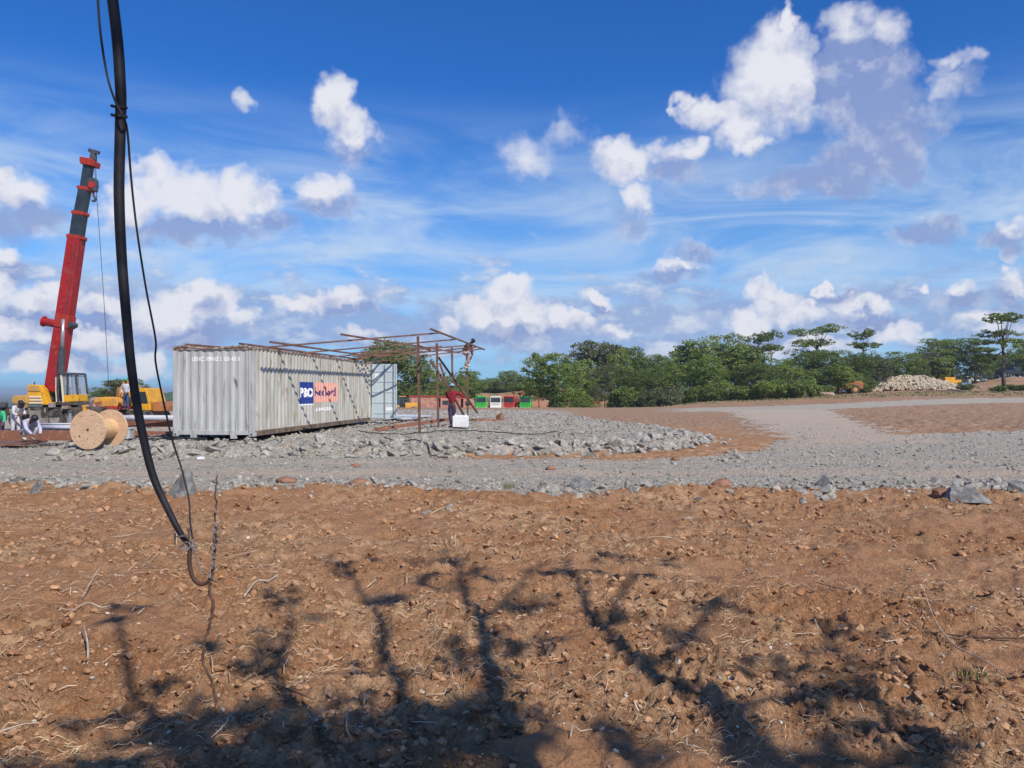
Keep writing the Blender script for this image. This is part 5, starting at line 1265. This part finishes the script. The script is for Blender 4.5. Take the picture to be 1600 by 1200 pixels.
KIND = dict(
    A=kind_round(1, 10, 9, 'leaf_mid'), B=kind_round(2, 10, 8, 'leaf_light'), C=kind_round(3, 10, 9, 'leaf_dark', 1.1), Dk=kind_round(4, 10, 6.5, 'leaf_olive', .8), E=kind_round(5, 10, 7, 'leaf_mid', .8, .3), G=kind_round(6, 10, 11, 'leaf_dark', 1.3, .08),
    F=kind_flat(11, 10, 9, 'leaf_mid', 3), H=kind_flat(12, 10, 7, 'leaf_dark', 2, .6, fill=False), I=kind_flat(19, 10, 6, 'leaf_mid', 4, .62, .3, fill=False), J=kind_flat(14, 10, 10, 'leaf_olive', 3, 1.1),
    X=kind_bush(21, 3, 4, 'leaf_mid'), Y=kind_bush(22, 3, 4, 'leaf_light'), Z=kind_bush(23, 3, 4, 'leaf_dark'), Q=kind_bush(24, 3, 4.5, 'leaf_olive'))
def tree(label, u, vtop, wpx, d, kind, group=None, cat='tree', name=None, rz=None, seedr=random.Random(5)):
    p = W(u, vtop, d); z = hz(p.x, p.y); bush = kind in 'XYZQ'
    nm = name or ('shrub' if bush else 'tree'); t = thing(nm, label, 'shrub' if bush else cat, (p.x, p.y, z), seedr.uniform(0, 6.28) if rz is None else rz, group)
    base_h = 3 * .95 if bush else 10; base_w = {'A': 9, 'B': 8, 'C': 9, 'Dk': 6.5, 'E': 7, 'G': 11, 'F': 9, 'H': 7, 'I': 6, 'J': 10, 'X': 4, 'Y': 4, 'Z': 4, 'Q': 4.5}[kind]
    sz = (p.z - z) / base_h; sw = 1.22 * wpx * d / 1200 / base_w; t.scale = (sw, sw, sz)
    cr, tr = KIND[kind]
    for nme, me in (('foliage' if bush else 'crown', cr), ('stem' if bush else 'trunk', tr)):
        o = bpy.data.objects.new(nme, me); COL.objects.link(o); o.parent = t
    return t
tree('broad dark green tree rising behind the frame and the open container door', 606, 529, 112, 132, 'C')
tree('smaller leafy tree at the side of the broad dark tree, above the tipper trucks', 668, 562, 62, 136, 'B')
tree('rounded green tree over the rear tipper truck', 700, 586, 60, 150, 'A')
tree('bushy tree peeping out above the red-shirted person', 727, 572, 44, 160, 'E')
for i, (u, v, w, d, k, lab) in enumerate(((748, 592, 55, 190, 'G', 'low dark tree in the distant row directly above the first green truck'), (775, 590, 55, 195, 'A', 'low tree in the distant row above the white truck'), (799, 578, 40, 190, 'C', 'taller rounded tree standing up from the distant row above the red truck'), (822, 589, 48, 195, 'G', 'low tree in the distant row above the green truck by the tree group'), (735, 598, 60, 210, 'Dk', 'low olive tree in the distant row behind the outer frame post'), (790, 598, 70, 215, 'G', 'wide low dark tree farthest behind the red truck'))):
    tree(lab, u, v, w, d, k)
TR = [
 (866, 551, 82, 112, 'B', 'bright green bushy tree at the end of the main tree group, by the green truck'),
 (842, 553, 20, 118, 'I', 'thin tree sticking out of the side of the bright green bushy tree'),
 (923, 529, 90, 128, 'Dk', 'tall grey-green airy tree behind the bright bushy tree'),
 (905, 560, 60, 118, 'A', 'mid green tree between the bright bushy tree and the airy tree'),
 (945, 572, 50, 112, 'J', 'brownish flat-crowned tree with a pale stem in the middle of the trees'),
 (968, 541, 44, 124, 'E', 'slim tree with a pointed top beside the tall airy tree'),
 (993, 540, 52, 126, 'C', 'dark tree with a spiky top in the dip of the tree line'),
 (1022, 552, 56, 124, 'C', 'dark rounded tree where the tree line dips before the big mass'),
 (1000, 575, 80, 116, 'G', 'wide dark tree low in the centre of the group'),
 (1052, 556, 56, 120, 'A', 'green tree at the shoulder of the biggest tree mass'),
 (1082, 536, 70, 124, 'Dk', 'olive topped tree on the shoulder of the biggest tree mass'),
 (1122, 521, 108, 122, 'A', 'biggest broad green tree of the whole tree line'),
 (1112, 556, 64, 112, 'B', 'light green tree in front of the biggest tree with a pale trunk'),
 (1160, 528, 66, 124, 'E', 'tree on the far shoulder of the biggest tree mass'),
 (1180, 527, 34, 121, 'H', 'thin flat branch-like tree top reaching out from the biggest tree'),
 (1185, 566, 60, 116, 'C', 'dark tree below the gap beside the biggest tree'),
 (1205, 521, 34, 122, 'H', 'narrow tree with a small tilted crown over the gap in the tree line'),
 (1228, 560, 70, 118, 'A', 'rounded green tree to the side of the gap in the tree line'),
 (1275, 512, 88, 124, 'F', 'tall flat-topped spreading tree, the highest between the gap and the stone pile'),
 (1270, 548, 80, 120, 'C', 'dense dark tree under the tall flat-topped spreading tree'),
 (1305, 566, 50, 116, 'E', 'green tree behind the orange loader'),
 (1349, 519, 42, 128, 'H', 'slender tree with two small flat tufts against the sky'),
 (1338, 550, 66, 124, 'G', 'dark full tree beneath the slender tufted tree'),
 (1368, 556, 56, 128, 'Dk', 'olive tree just behind the near end of the stone pile'),
 (1404, 548, 66, 134, 'A', 'green domed tree behind the middle of the stone pile'),
 (1438, 552, 44, 140, 'J', 'flat-crowned olive tree behind the far half of the stone pile'),
 (1432, 560, 60, 146, 'Dk', 'dusky tree filling in behind the open shed'),
 (1462, 532, 60, 142, 'F', 'spreading flat-crowned tree above the yellow dumper'),
 (1487, 528, 78, 146, 'C', 'wide dark tree behind the white car'),
 (1524, 531, 66, 142, 'F', 'spreading tree beside the lone slender tree, above the dark car'),
 (1546, 560, 70, 158, 'G', 'dark tree low behind the dark car and pickup'),
 (1569, 494, 76, 112, 'I', 'lone slender tree with layered flat crown on the grass beside the bank'),
 (1600, 536, 80, 160, 'A', 'green tree at the picture edge behind the pickup truck'),
 (1640, 540, 80, 150, 'C', 'dark tree just past the pickup truck at the picture edge')]
for (u, v, w, d, k, lab) in TR: tree(lab, u, v, w, d, k)
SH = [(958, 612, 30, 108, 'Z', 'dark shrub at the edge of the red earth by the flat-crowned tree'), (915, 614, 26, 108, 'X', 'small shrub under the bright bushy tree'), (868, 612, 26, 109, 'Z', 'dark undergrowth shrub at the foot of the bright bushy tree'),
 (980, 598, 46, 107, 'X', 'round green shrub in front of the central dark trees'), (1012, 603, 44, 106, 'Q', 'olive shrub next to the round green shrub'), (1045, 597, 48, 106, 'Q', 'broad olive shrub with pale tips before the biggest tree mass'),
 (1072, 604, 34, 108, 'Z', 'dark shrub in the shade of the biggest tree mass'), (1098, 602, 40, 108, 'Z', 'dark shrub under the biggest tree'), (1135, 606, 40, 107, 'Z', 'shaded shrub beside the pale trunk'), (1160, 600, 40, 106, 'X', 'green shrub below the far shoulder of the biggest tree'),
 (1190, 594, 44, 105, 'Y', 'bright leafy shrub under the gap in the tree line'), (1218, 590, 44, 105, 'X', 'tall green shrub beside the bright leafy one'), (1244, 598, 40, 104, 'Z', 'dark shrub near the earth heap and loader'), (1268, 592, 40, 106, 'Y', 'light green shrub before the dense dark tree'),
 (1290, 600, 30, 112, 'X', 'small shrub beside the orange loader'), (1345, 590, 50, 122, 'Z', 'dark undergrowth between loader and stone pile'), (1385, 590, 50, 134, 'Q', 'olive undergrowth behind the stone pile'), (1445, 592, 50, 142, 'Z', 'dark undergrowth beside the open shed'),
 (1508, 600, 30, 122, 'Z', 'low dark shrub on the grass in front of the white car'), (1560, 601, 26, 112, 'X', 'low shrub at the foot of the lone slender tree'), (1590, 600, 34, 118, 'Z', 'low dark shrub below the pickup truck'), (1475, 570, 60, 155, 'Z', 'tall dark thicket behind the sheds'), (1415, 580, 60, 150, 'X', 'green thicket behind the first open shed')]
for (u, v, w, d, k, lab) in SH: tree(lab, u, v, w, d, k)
# left: bushes behind the machines and the wooded ridge beyond
tree('domed olive tree rising behind the folded yellow machine', 202, 590, 56, 75, 'Dk')
tree('dark rounded bush behind the rusty fender of the second machine', 172, 606, 60, 80, 'G')
tree('low green bush behind the end of the yellow hood', 152, 617, 40, 78, 'Z')
rg = np.random.default_rng(77)
nxg, nyg = 150, 40; xs = np.linspace(-420, 60, nxg); ys = np.linspace(0, 1, nyg)
XX, YY = np.meshgrid(xs, ys, indexing='ij'); yy = 480 + YY * 260
ridge = np.interp(XX, [-420, -330, -280, -225, -200, -120, 60], [-22, -10, 2, 9, 7, 4, 0])
zz = -18 + (ridge + 18 + fbm(XX, yy, .02, 5, 130) * 9) * np.sin(np.clip(YY * 1.15, 0, 1) * math.pi * .5) + 3 * (fbm(XX, yy, .14, 3, 140))
Vh = np.stack([XX, yy, zz], -1).reshape(-1, 3); ii = np.arange(nxg * nyg).reshape(nxg, nyg)
Fh = np.stack([ii[:-1, :-1], ii[1:, :-1], ii[1:, 1:], ii[:-1, 1:]], -1).reshape(-1, 4)
hm = fast_mesh('hill', Vh, Fh, None, True); M['hill'] = mat('wooded_hill', (.035, .075, .03), .95, (.07, .12, .045), .09, col3=(.11, .13, .06), bump=2.5, bscale=.25); hm.materials.append(M['hill'])
ho = bpy.data.objects.new('hill', hm); COL.objects.link(ho); ho['kind'] = 'structure'
# earth heap with brushwood near the orange loader
lump('brown earth heap with roots between the shrubs and the orange loader', 1262, 606, 110, 2.4, 1.4, 1.6, 'soil_pale', 15, 'earth_heap', 'earth heap')
lump('low brush-covered earth heap in front of the trees', 1290, 617, 108, 1.6, 1.0, .6, 'soil_pale', 16, 'earth_heap', 'earth heap')

# ================================================================ hanging cable and wires
DC = 1.4
def smooth_line(pts, n=8):
    out = []; P_ = [Vector(p) for p in pts]
    for i in range(len(P_) - 1):
        p0, p1, p2, p3 = P_[max(i - 1, 0)], P_[i], P_[i + 1], P_[min(i + 2, len(P_) - 1)]
        for k in range(n):
            t = k / n; out.append(.5 * ((2 * p1) + (p2 - p0) * t + (2 * p0 - 5 * p1 + 4 * p2 - p3) * t * t + (3 * p1 - p0 - 3 * p2 + p3) * t ** 3))
    out.append(P_[-1]); return out
C_ = lambda pts, d=DC: [W(u, v, d) for u, v in pts]
cable = thing('hanging_cable', 'thick black cable hanging down from above, bent to a hook at its lower end', 'cable', tuple(W(300, 912, DC)))
main = [(176, 0), (188, 130), (188, 200), (186, 300), (190, 400), (198, 500), (206, 580), (219, 660), (238, 740), (262, 795), (285, 838), (298, 851)]
L_ = smooth_line([Vector((-.86, .9, 4.1)), Vector((-.84, 1.25, 3.3)), Vector((-.775, 1.38, 2.75))] + C_(main), 8); rs = list(np.interp([i / (len(L_) - 1) for i in range(len(L_))], [0, .25, .45, .72, .88, 1], [.0098, .0096, .0092, .0075, .0058, .0044]))
MB().tube(L_, rs, 16).build('cable_sheath', 'rubber_black', cable, smooth=True)
L_ = smooth_line(C_([(297, 850), (296, 868), (297, 888), (303, 905), (314, 913), (326, 908), (332, 896)]), 6)
MB().tube(L_, list(np.linspace(.0041, .0030, len(L_))), 12).build('hook_end', 'rubber_brown', cable, smooth=True)
for (v, u) in ((170, 188), (184, 188)):
    c0 = W(u, v, DC); MB().tube([c0 + Vector((-.0135, -.004, .004)), c0 + Vector((0, -.0135, -.002)), c0 + Vector((.0135, -.002, .001))], .003, 6).build('tie_wire', 'wire', cable)
fr_ = MB(); rg = np.random.default_rng(4)
for k in range(8):
    a = W(298 + rg.normal() * 3, 848 + rg.normal() * 4, DC); fr_.tube([a, a + Vector((rg.normal() * .006, -.008 + rg.normal() * .006, rg.normal() * .01)), a + Vector((rg.normal() * .014, rg.normal() * .008, rg.normal() * .014))], .0018, 4)
fr_.build('frayed_binding', 'wire_grey', cable, kind='stuff')
thin = thing('thin_wire', 'thin dark wire tied to the thick hanging cable and trailing down beside it', 'wire', tuple(W(300, 840, DC)))
L_ = smooth_line([Vector((-.84, 1.0, 3.9)), Vector((-.81, 1.3, 3.1)), W(146, -190, DC), W(149, -90, DC)] + [W(u, v, DC + dd) for u, v, dd in ((153, 0, 0), (158, 60, 0), (168, 120, 0), (180, 158, -.02), (192, 182, -.025), (199, 205, 0), (205, 280, .02), (214, 360, .03), (228, 450, .03), (243, 530, .03), (243, 565, .03), (256, 630, .03), (270, 690, .02), (283, 730, .02), (295, 780, .01), (297, 815, 0), (301, 842, 0))], 6)
MB().tube(L_, list(np.linspace(.0024, .0015, len(L_))), 8).build('wire_strand', 'wire', thin, smooth=True)
L_ = smooth_line([W(u, v, DC) for u, v in ((306, 850), (305, 868), (312, 886), (322, 898))], 5); MB().tube(L_, .0013, 6).build('wire_strand', 'wire_grey', thin, smooth=True)
stem = thing('dry_vine_stem', 'long crooked dry stem hanging from the hooked cable end, with grey fibres wound round it', 'stem', tuple(W(335, 1100, DC)))
L_ = smooth_line(C_([(340, 742), (337, 765), (338, 790), (336, 820), (337, 850), (334, 872), (331, 890), (330, 905), (327, 925), (333, 942), (330, 965), (325, 985), (318, 1010), (319, 1040), (330, 1062), (335, 1085), (337, 1102)]), 5)
L_ = [p + Vector((rg.normal() * .0009, rg.normal() * .0009, 0)) for p in L_]
MB().tube(L_, list(np.interp(np.linspace(0, 1, len(L_)), [0, .3, .55, 1], [.0013, .0020, .0030, .0021])), 8).build('stem', 'vine', stem, smooth=True)
fr_ = MB()
for k in range(26):
    v = rg.uniform(785, 905); u = np.interp(v, [742, 790, 850, 905], [340, 338, 336, 330]) + rg.normal() * 1.4; a = W(u, v, DC); b = W(u + rg.normal() * 3, v + rg.uniform(6, 16), DC)
    fr_.tube([a + Vector((0, -.004, 0)), (a + b) / 2 + Vector((rg.normal() * .003, -.007, 0)), b], .0013, 4)
fr_.build('wound_fibres', 'wire_grey', stem, kind='stuff')

# ================================================================ shade tree standing behind the camera; its branches throw the shadow on the soil
def Gp(u, v): Y = 1200 * EYE / (v - 612); return (u - 800) / 1200 * Y, Y
def up(u, v, h):
    h += 1.6; gx, gy = Gp(u, v); k = 1 / math.tan(SUN_EL); return Vector((gx - LX * k * h, gy - LY * k * h, h))
shade = thing('shade_tree', 'spreading half-bare tree whose branch shadow falls across the soil', 'tree', (4.6, -3.4, 0))
tm = MB(); fork = Vector((4.3, -2.6, 3.4)); tm.tube([Vector((4.6, -3.4, -.3)), Vector((4.45, -3.1, .9)), Vector((4.35, -2.8, 2.2)), fork], [.26, .2, .17, .15], 12)
BR = [([(1230, 1260), (1120, 1120), (1010, 1045), (945, 990), (905, 930), (878, 882)], 3.6, 5.6, .060), ([(1010, 1045), (1065, 1010), (1110, 955), (1150, 925)], 4.4, 5.4, .022), ([(945, 990), (965, 935), (990, 895)], 4.8, 5.5, .02),
      ([(860, 1260), (800, 1150), (762, 1060), (748, 975), (722, 920), (700, 878)], 3.7, 5.6, .055), ([(748, 975), (800, 930), (850, 880)], 4.7, 5.6, .018), ([(700, 1255), (645, 1145), (607, 1030), (600, 970), (575, 930), (545, 895)], 3.7, 5.5, .035),
      ([(600, 1250), (500, 1150), (430, 1060), (450, 1000), (455, 950)], 3.8, 5.3, .03), ([(430, 1060), (395, 1010)], 4.6, 5, .02), ([(420, 1255), (300, 1150), (215, 1080), (190, 1010), (175, 962)], 3.9, 5.3, .028),
      ([(1500, 1260), (1420, 1170), (1340, 1110), (1310, 1040), (1295, 985)], 3.8, 5.3, .03), ([(1120, 1120), (1220, 1100), (1290, 1070)], 4.0, 4.8, .025)]
tips = []
for pts_, h0, h1, r in BR:
    n = len(pts_); P_ = [up(u, v, h0 + (h1 - h0) * i / (n - 1)) for i, (u, v) in enumerate(pts_)]
    if pts_[0][1] > 1240: P_ = [fork, fork.lerp(P_[0], .55) + Vector((0, 0, .15))] + P_; rr2 = [max(.09, r * 1.4), r * 1.2] + list(np.linspace(r, .011, n))
    else: rr2 = list(np.linspace(r, .008, n))
    rr2 = [q_ * 1.75 for q_ in rr2]; L_ = smooth_line(P_, 4); rs = list(np.interp(np.linspace(0, 1, len(L_)), np.linspace(0, 1, len(P_)), rr2)); tm.tube(L_, rs, 7); tips += L_[len(L_) // 3:]
CLU = [(540, 888, 24, 5.5), (700, 885, 34, 5.6), (722, 905, 22, 5.4), (750, 1020, 30, 4.8), (768, 1045, 24, 4.6), (612, 1052, 22, 4.8), (440, 1010, 34, 5), (400, 1052, 26, 4.6), (452, 945, 30, 5.2), (175, 975, 20, 5.2), (200, 950, 16, 5.2), (255, 1062, 15, 5), (970, 880, 26, 5.5), (925, 900, 18, 5.5),
       (840, 955, 34, 5.3), (1070, 988, 22, 5), (960, 962, 15, 5), (830, 1000, 22, 5), (1300, 980, 30, 5.2), (1322, 1030, 30, 5), (1278, 1085, 36, 4.7), (1430, 1155, 34, 4.3), (1400, 1182, 35, 4.2), (1235, 1112, 34, 4.4), (660, 905, 20, 5.5), (1110, 958, 18, 5.3), (1180, 1060, 20, 4.8), (1335, 1150, 26, 4.3), (330, 1010, 16, 5), (855, 905, 20, 5.5), (1010, 905, 16, 5.4), (600, 930, 18, 5.3)]
rg = np.random.default_rng(9)
for k in range(88): CLU.append((rg.uniform(80, 760), rg.uniform(1112, 1300), rg.uniform(28, 56), rg.uniform(3.8, 5.2)))
for k in range(16): CLU.append((rg.uniform(740, 1000), rg.uniform(1150, 1300), rg.uniform(22, 44), rg.uniform(3.8, 4.8)))
for k in range(7): CLU.append((rg.uniform(1150, 1450), rg.uniform(1190, 1300), rg.uniform(20, 40), rg.uniform(3.7, 4.5)))
Vs = []; 
for (u, v, r, h) in CLU:
    c0 = np.array(up(u, v, h)); Yd = 1200 * EYE / (v - 612); rm = r * Yd / 1200; rm *= 1.15; nl = int(34 + rm * 300); sub_ = rg.normal(size=(7, 3)) * rm * .75
    o_ = rg.normal(size=(nl, 3)); o_ /= np.linalg.norm(o_, axis=1)[:, None]; o_ *= (rg.uniform(0, 1, nl) ** .5)[:, None] * np.array([rm * 1.15, rm * 1.5, rm * 1.1])
    Pc = c0 + o_ * .45 + sub_[rg.integers(0, 7, nl)]; a = rg.normal(size=(nl, 3)); a /= np.linalg.norm(a, axis=1)[:, None]; b = np.cross(a, rg.normal(size=(nl, 3))); b /= np.linalg.norm(b, axis=1)[:, None]; L = rg.uniform(.035, .075, nl)[:, None]
    Vs.append(np.stack([Pc - a * L, Pc + b * L * .45, Pc + a * L, Pc - b * L * .45], 1).reshape(-1, 3))
    j = min(range(len(tips)), key=lambda i: (tips[i] - Vector(c0.tolist())).length); e = Vector(c0.tolist()); s_ = tips[j]
    if (e - s_).length > .1: tm.tube([s_, (s_ + e) / 2 + Vector((0, 0, .05)), e], [.012, .009, .005], 5)
tm.build('trunk', 'bark', shade, smooth=True)
Vs = np.concatenate(Vs); me = fast_mesh('crown', Vs - np.array(shade.location), np.arange(len(Vs)).reshape(-1, 4), None); me.materials.append(M['leaf_mid'])
o = bpy.data.objects.new('crown', me); COL.objects.link(o); o.parent = shade

# ================================================================ straw, roots, twigs and grass on the soil
rg = np.random.default_rng(14)
def strips(name, n, m, lo, hi, wid, y0, y1, lift=.012, curl=.35, patch=None, dens=None):
    x, y = fan(n, y0, y1, rg); g_, *_ = masks(x, y); k = g_ < .35
    if patch is not None: k &= fbm(x, y, 1.0, 3, patch) > -.02
    x, y = x[k], y[k]; n = len(x); L = rg.uniform(lo, hi, n) * (.75 + y * .05); a = rg.uniform(0, 6.28, n); da = rg.normal(size=n) * curl
    pts_ = []; px_, py_ = x.copy(), y.copy()
    for j in range(4):
        pts_.append(np.stack([px_, py_, height(px_, py_) + lift * (1 + .8 * rg.random(n)) + (.012 * rg.random(n) if j in (1, 2) else 0)], -1))
        ang = a + da * j; px_ = px_ + np.cos(ang) * L / 3; py_ = py_ + np.sin(ang) * L / 3
    w = wid * (.7 + y * .06); V = []
    for j in range(4):
        nx_ = np.stack([-np.sin(a + da * j), np.cos(a + da * j), np.zeros(n)], -1) * (w * (1 if j < 3 else .4))[:, None]; V += [pts_[j] - nx_, pts_[j] + nx_ + np.array([0, 0, .003])]
    V = np.stack(V, 1).reshape(-1, 3); b0 = np.arange(n)[:, None] * 8; F = np.stack([b0 + np.array([2 * j, 2 * j + 2, 2 * j + 3, 2 * j + 1]) for j in range(3)], 1).reshape(-1, 4)
    me = fast_mesh(name, V, F, None); me.materials.append(M[m]); o = bpy.data.objects.new(name, me); COL.objects.link(o); o['kind'] = 'stuff'
strips('dry_straw', 22000, 'straw', .03, .10, .0009, 2.9, 15.5, patch=61, curl=.12)
strips('dead_roots', 160, 'twig', .08, .24, .0030, 3.2, 15, .02, .35)
def twig(label, pts_, r, m='twig', name='dead_branch', cat='branch', dz=.03, rise=None):
    L_ = []
    for i, (u, v) in enumerate(pts_): gx, gy = Gp(u, v); L_.append(Vector((gx, gy, hz(gx, gy) + dz + (rise[i] if rise else 0))))
    r *= .7; L_ = smooth_line(L_, 5); rs = list(np.interp(np.linspace(0, 1, len(L_)), [0, .5, 1], [r * .5, r, r * .35])); o = MB().tube(L_, rs, 6).build(name, m, smooth=True); tag(o, label, cat); centre(o); return o
twig('bleached forked root curling out of the soil below the drum', [(100, 955), (135, 945), (160, 948), (190, 940)], .012)
twig('thin straight dry stalk leaning beside the bleached root', [(128, 940), (145, 920), (158, 905)], .007, rise=[0, .04, .08])
twig('pale curved branch lying on sunlit soil near the hanging stem', [(382, 945), (400, 925), (420, 915), (436, 908)], .016)
twig('short bleached stick standing up at the shadow edge', [(136, 1050), (137, 1020), (130, 1000)], .010, rise=[0, .03, .05])
twig('long thin pale stem arching over the soil by the grass tuft', [(1442, 945), (1460, 985), (1490, 1020), (1530, 1050), (1580, 1080)], .008, rise=[.10, .07, .03, .0, 0])
twig('dark straight twig lying above the pale arching stem', [(1270, 908), (1300, 920), (1340, 932)], .006, 'vine')
twig('dark thin stick in the shadow of the branches', [(420, 1075), (455, 1095), (490, 1105)], .006, 'vine')
twig('dark root running across the soil at the picture edge', [(1480, 1000), (1540, 1004), (1620, 1010)], .012, 'vine')
twig('yellowish branching root at the soil edge', [(655, 812), (672, 800), (690, 795), (706, 792)], .016)
twig('bundle of dry stalks on the soil under the shark fin rock', [(1110, 818), (1145, 822), (1180, 834)], .014)
twig('dead stalk lying across the sunlit middle of the soil', [(1010, 762 + 90), (1040, 848), (1075, 850)], .01)
twig('small brown stick beside the hooked cable end', [(350, 876), (385, 870), (412, 866)], .008)
twig('pale stub of a root below the thick cable', [(275, 856), (276, 842), (275, 832)], .012, rise=[0, .05, .09])
# one curled dead leaf upright in the soil
gx, gy = Gp(1318, 975); z = hz(gx, gy); o = MB().addv([(gx - .02, gy, z), (gx + .02, gy + .01, z), (gx + .035, gy, z + .05), (gx + .012, gy - .012, z + .115), (gx - .025, gy + .01, z + .07), (gx, gy - .018, z + .05)], [(0, 1, 5), (1, 2, 5), (2, 3, 5), (3, 4, 5), (4, 0, 5)]).build('dead_leaf', 'vine'); tag(o, 'dark curled dead leaf standing upright in the soil', 'leaf'); centre(o)
def tuft(label, u, v, n, h, r, m='grass'):
    gx, gy = Gp(u, v); V = []; F = []
    for i in range(n):
        a = rg.uniform(0, 6.28); q_ = r * rg.random() ** .6; x_, y_ = gx + q_ * math.cos(a), gy + q_ * math.sin(a); z_ = hz(x_, y_) if i % 4 == 0 else z_ if i else hz(x_, y_)
        l = h * rg.uniform(.5, 1); b = rg.uniform(0, 6.28); ln = rg.uniform(.1, .6) * l; w = .0035; o_ = len(V)
        nx_, ny_ = -math.sin(b) * w, math.cos(b) * w
        V += [(x_ - nx_, y_ - ny_, z_), (x_ + nx_, y_ + ny_, z_), (x_ + math.cos(b) * ln * .4 + nx_ * .7, y_ + math.sin(b) * ln * .4 + ny_ * .7, z_ + l * .6), (x_ + math.cos(b) * ln * .4 - nx_ * .7, y_ + math.sin(b) * ln * .4 - ny_ * .7, z_ + l * .6), (x_ + math.cos(b) * ln, y_ + math.sin(b) * ln, z_ + l * .85)]
        F += [(o_, o_ + 1, o_ + 2, o_ + 3), (o_ + 3, o_ + 2, o_ + 4)]
    o = MB().addv(V, F).build('grass_tuft', m); tag(o, label, 'grass tuft'); centre(o)
tuft('green grass tuft on the soil by the pale arching stem', 1522, 1080, 90, .07, .09)
tuft('thin dead grass tuft on the soil below the pointed rubble', 700, 860, 110, .11, .14, 'straw')
tuft('small green tuft at the soil edge beside the pale slab', 795, 765, 60, .16, .14)
tuft('low green grass strip at the foot of the rubble platform, nearest the container', 480, 712, 130, .12, .5)
tuft('low green grass patch at the foot of the rubble platform, beside the wooden offcut', 595, 713, 120, .12, .4)
tuft('low grass patch at the foot of the rubble platform, farthest from the container', 845, 712, 120, .12, .5)
tuft('dry grass patch on the brown tip of soil at the end of the rubble', 1190, 704, 160, .10, .7, 'straw')
# far grass along the tree line
x = rg.uniform(-5, 95, 5200); y = rg.uniform(94, 112, 5200); t_ = x / y; k = (t_ > .04) & (t_ < .72) & (fbm(x, y, .2, 2, 66) > -.25); x, y = x[k], y[k]
s = rg.uniform(.08, .26, len(x)); P3 = at_ground(x, y); n = len(x); a = rg.uniform(0, 3.14, n)
V = np.stack([P3 + np.stack([-np.cos(a) * s, -np.sin(a) * s, 0 * s], -1) * .5, P3 + np.stack([np.cos(a) * s, np.sin(a) * s, 0 * s], -1) * .5, P3 + np.stack([np.cos(a) * s * .7, np.sin(a) * s, s * .9], -1)], 1).reshape(-1, 3)
me = fast_mesh('far_grass', V, None, np.arange(len(V)).reshape(-1, 3)); me.materials.append(M['grass']); o = bpy.data.objects.new('far_grass', me); COL.objects.link(o); o['kind'] = 'stuff'

# ================================================================ air between here and the horizon
hzm = bpy.data.materials.new('haze'); hzm.use_nodes = True; hzm.node_tree.nodes.clear()
_v = hzm.node_tree.nodes.new('ShaderNodeVolumePrincipled'); _o = hzm.node_tree.nodes.new('ShaderNodeOutputMaterial')
_v.inputs['Color'].default_value = (.72, .84, 1, 1); _v.inputs['Density'].default_value = .0003; _v.inputs['Anisotropy'].default_value = .2
hzm.node_tree.links.new(_v.outputs[0], _o.inputs['Volume'])
air = MB().b2(-9100, 9100, -9100, 9100, -45, 24).build('haze', hzm); air['kind'] = 'stuff'
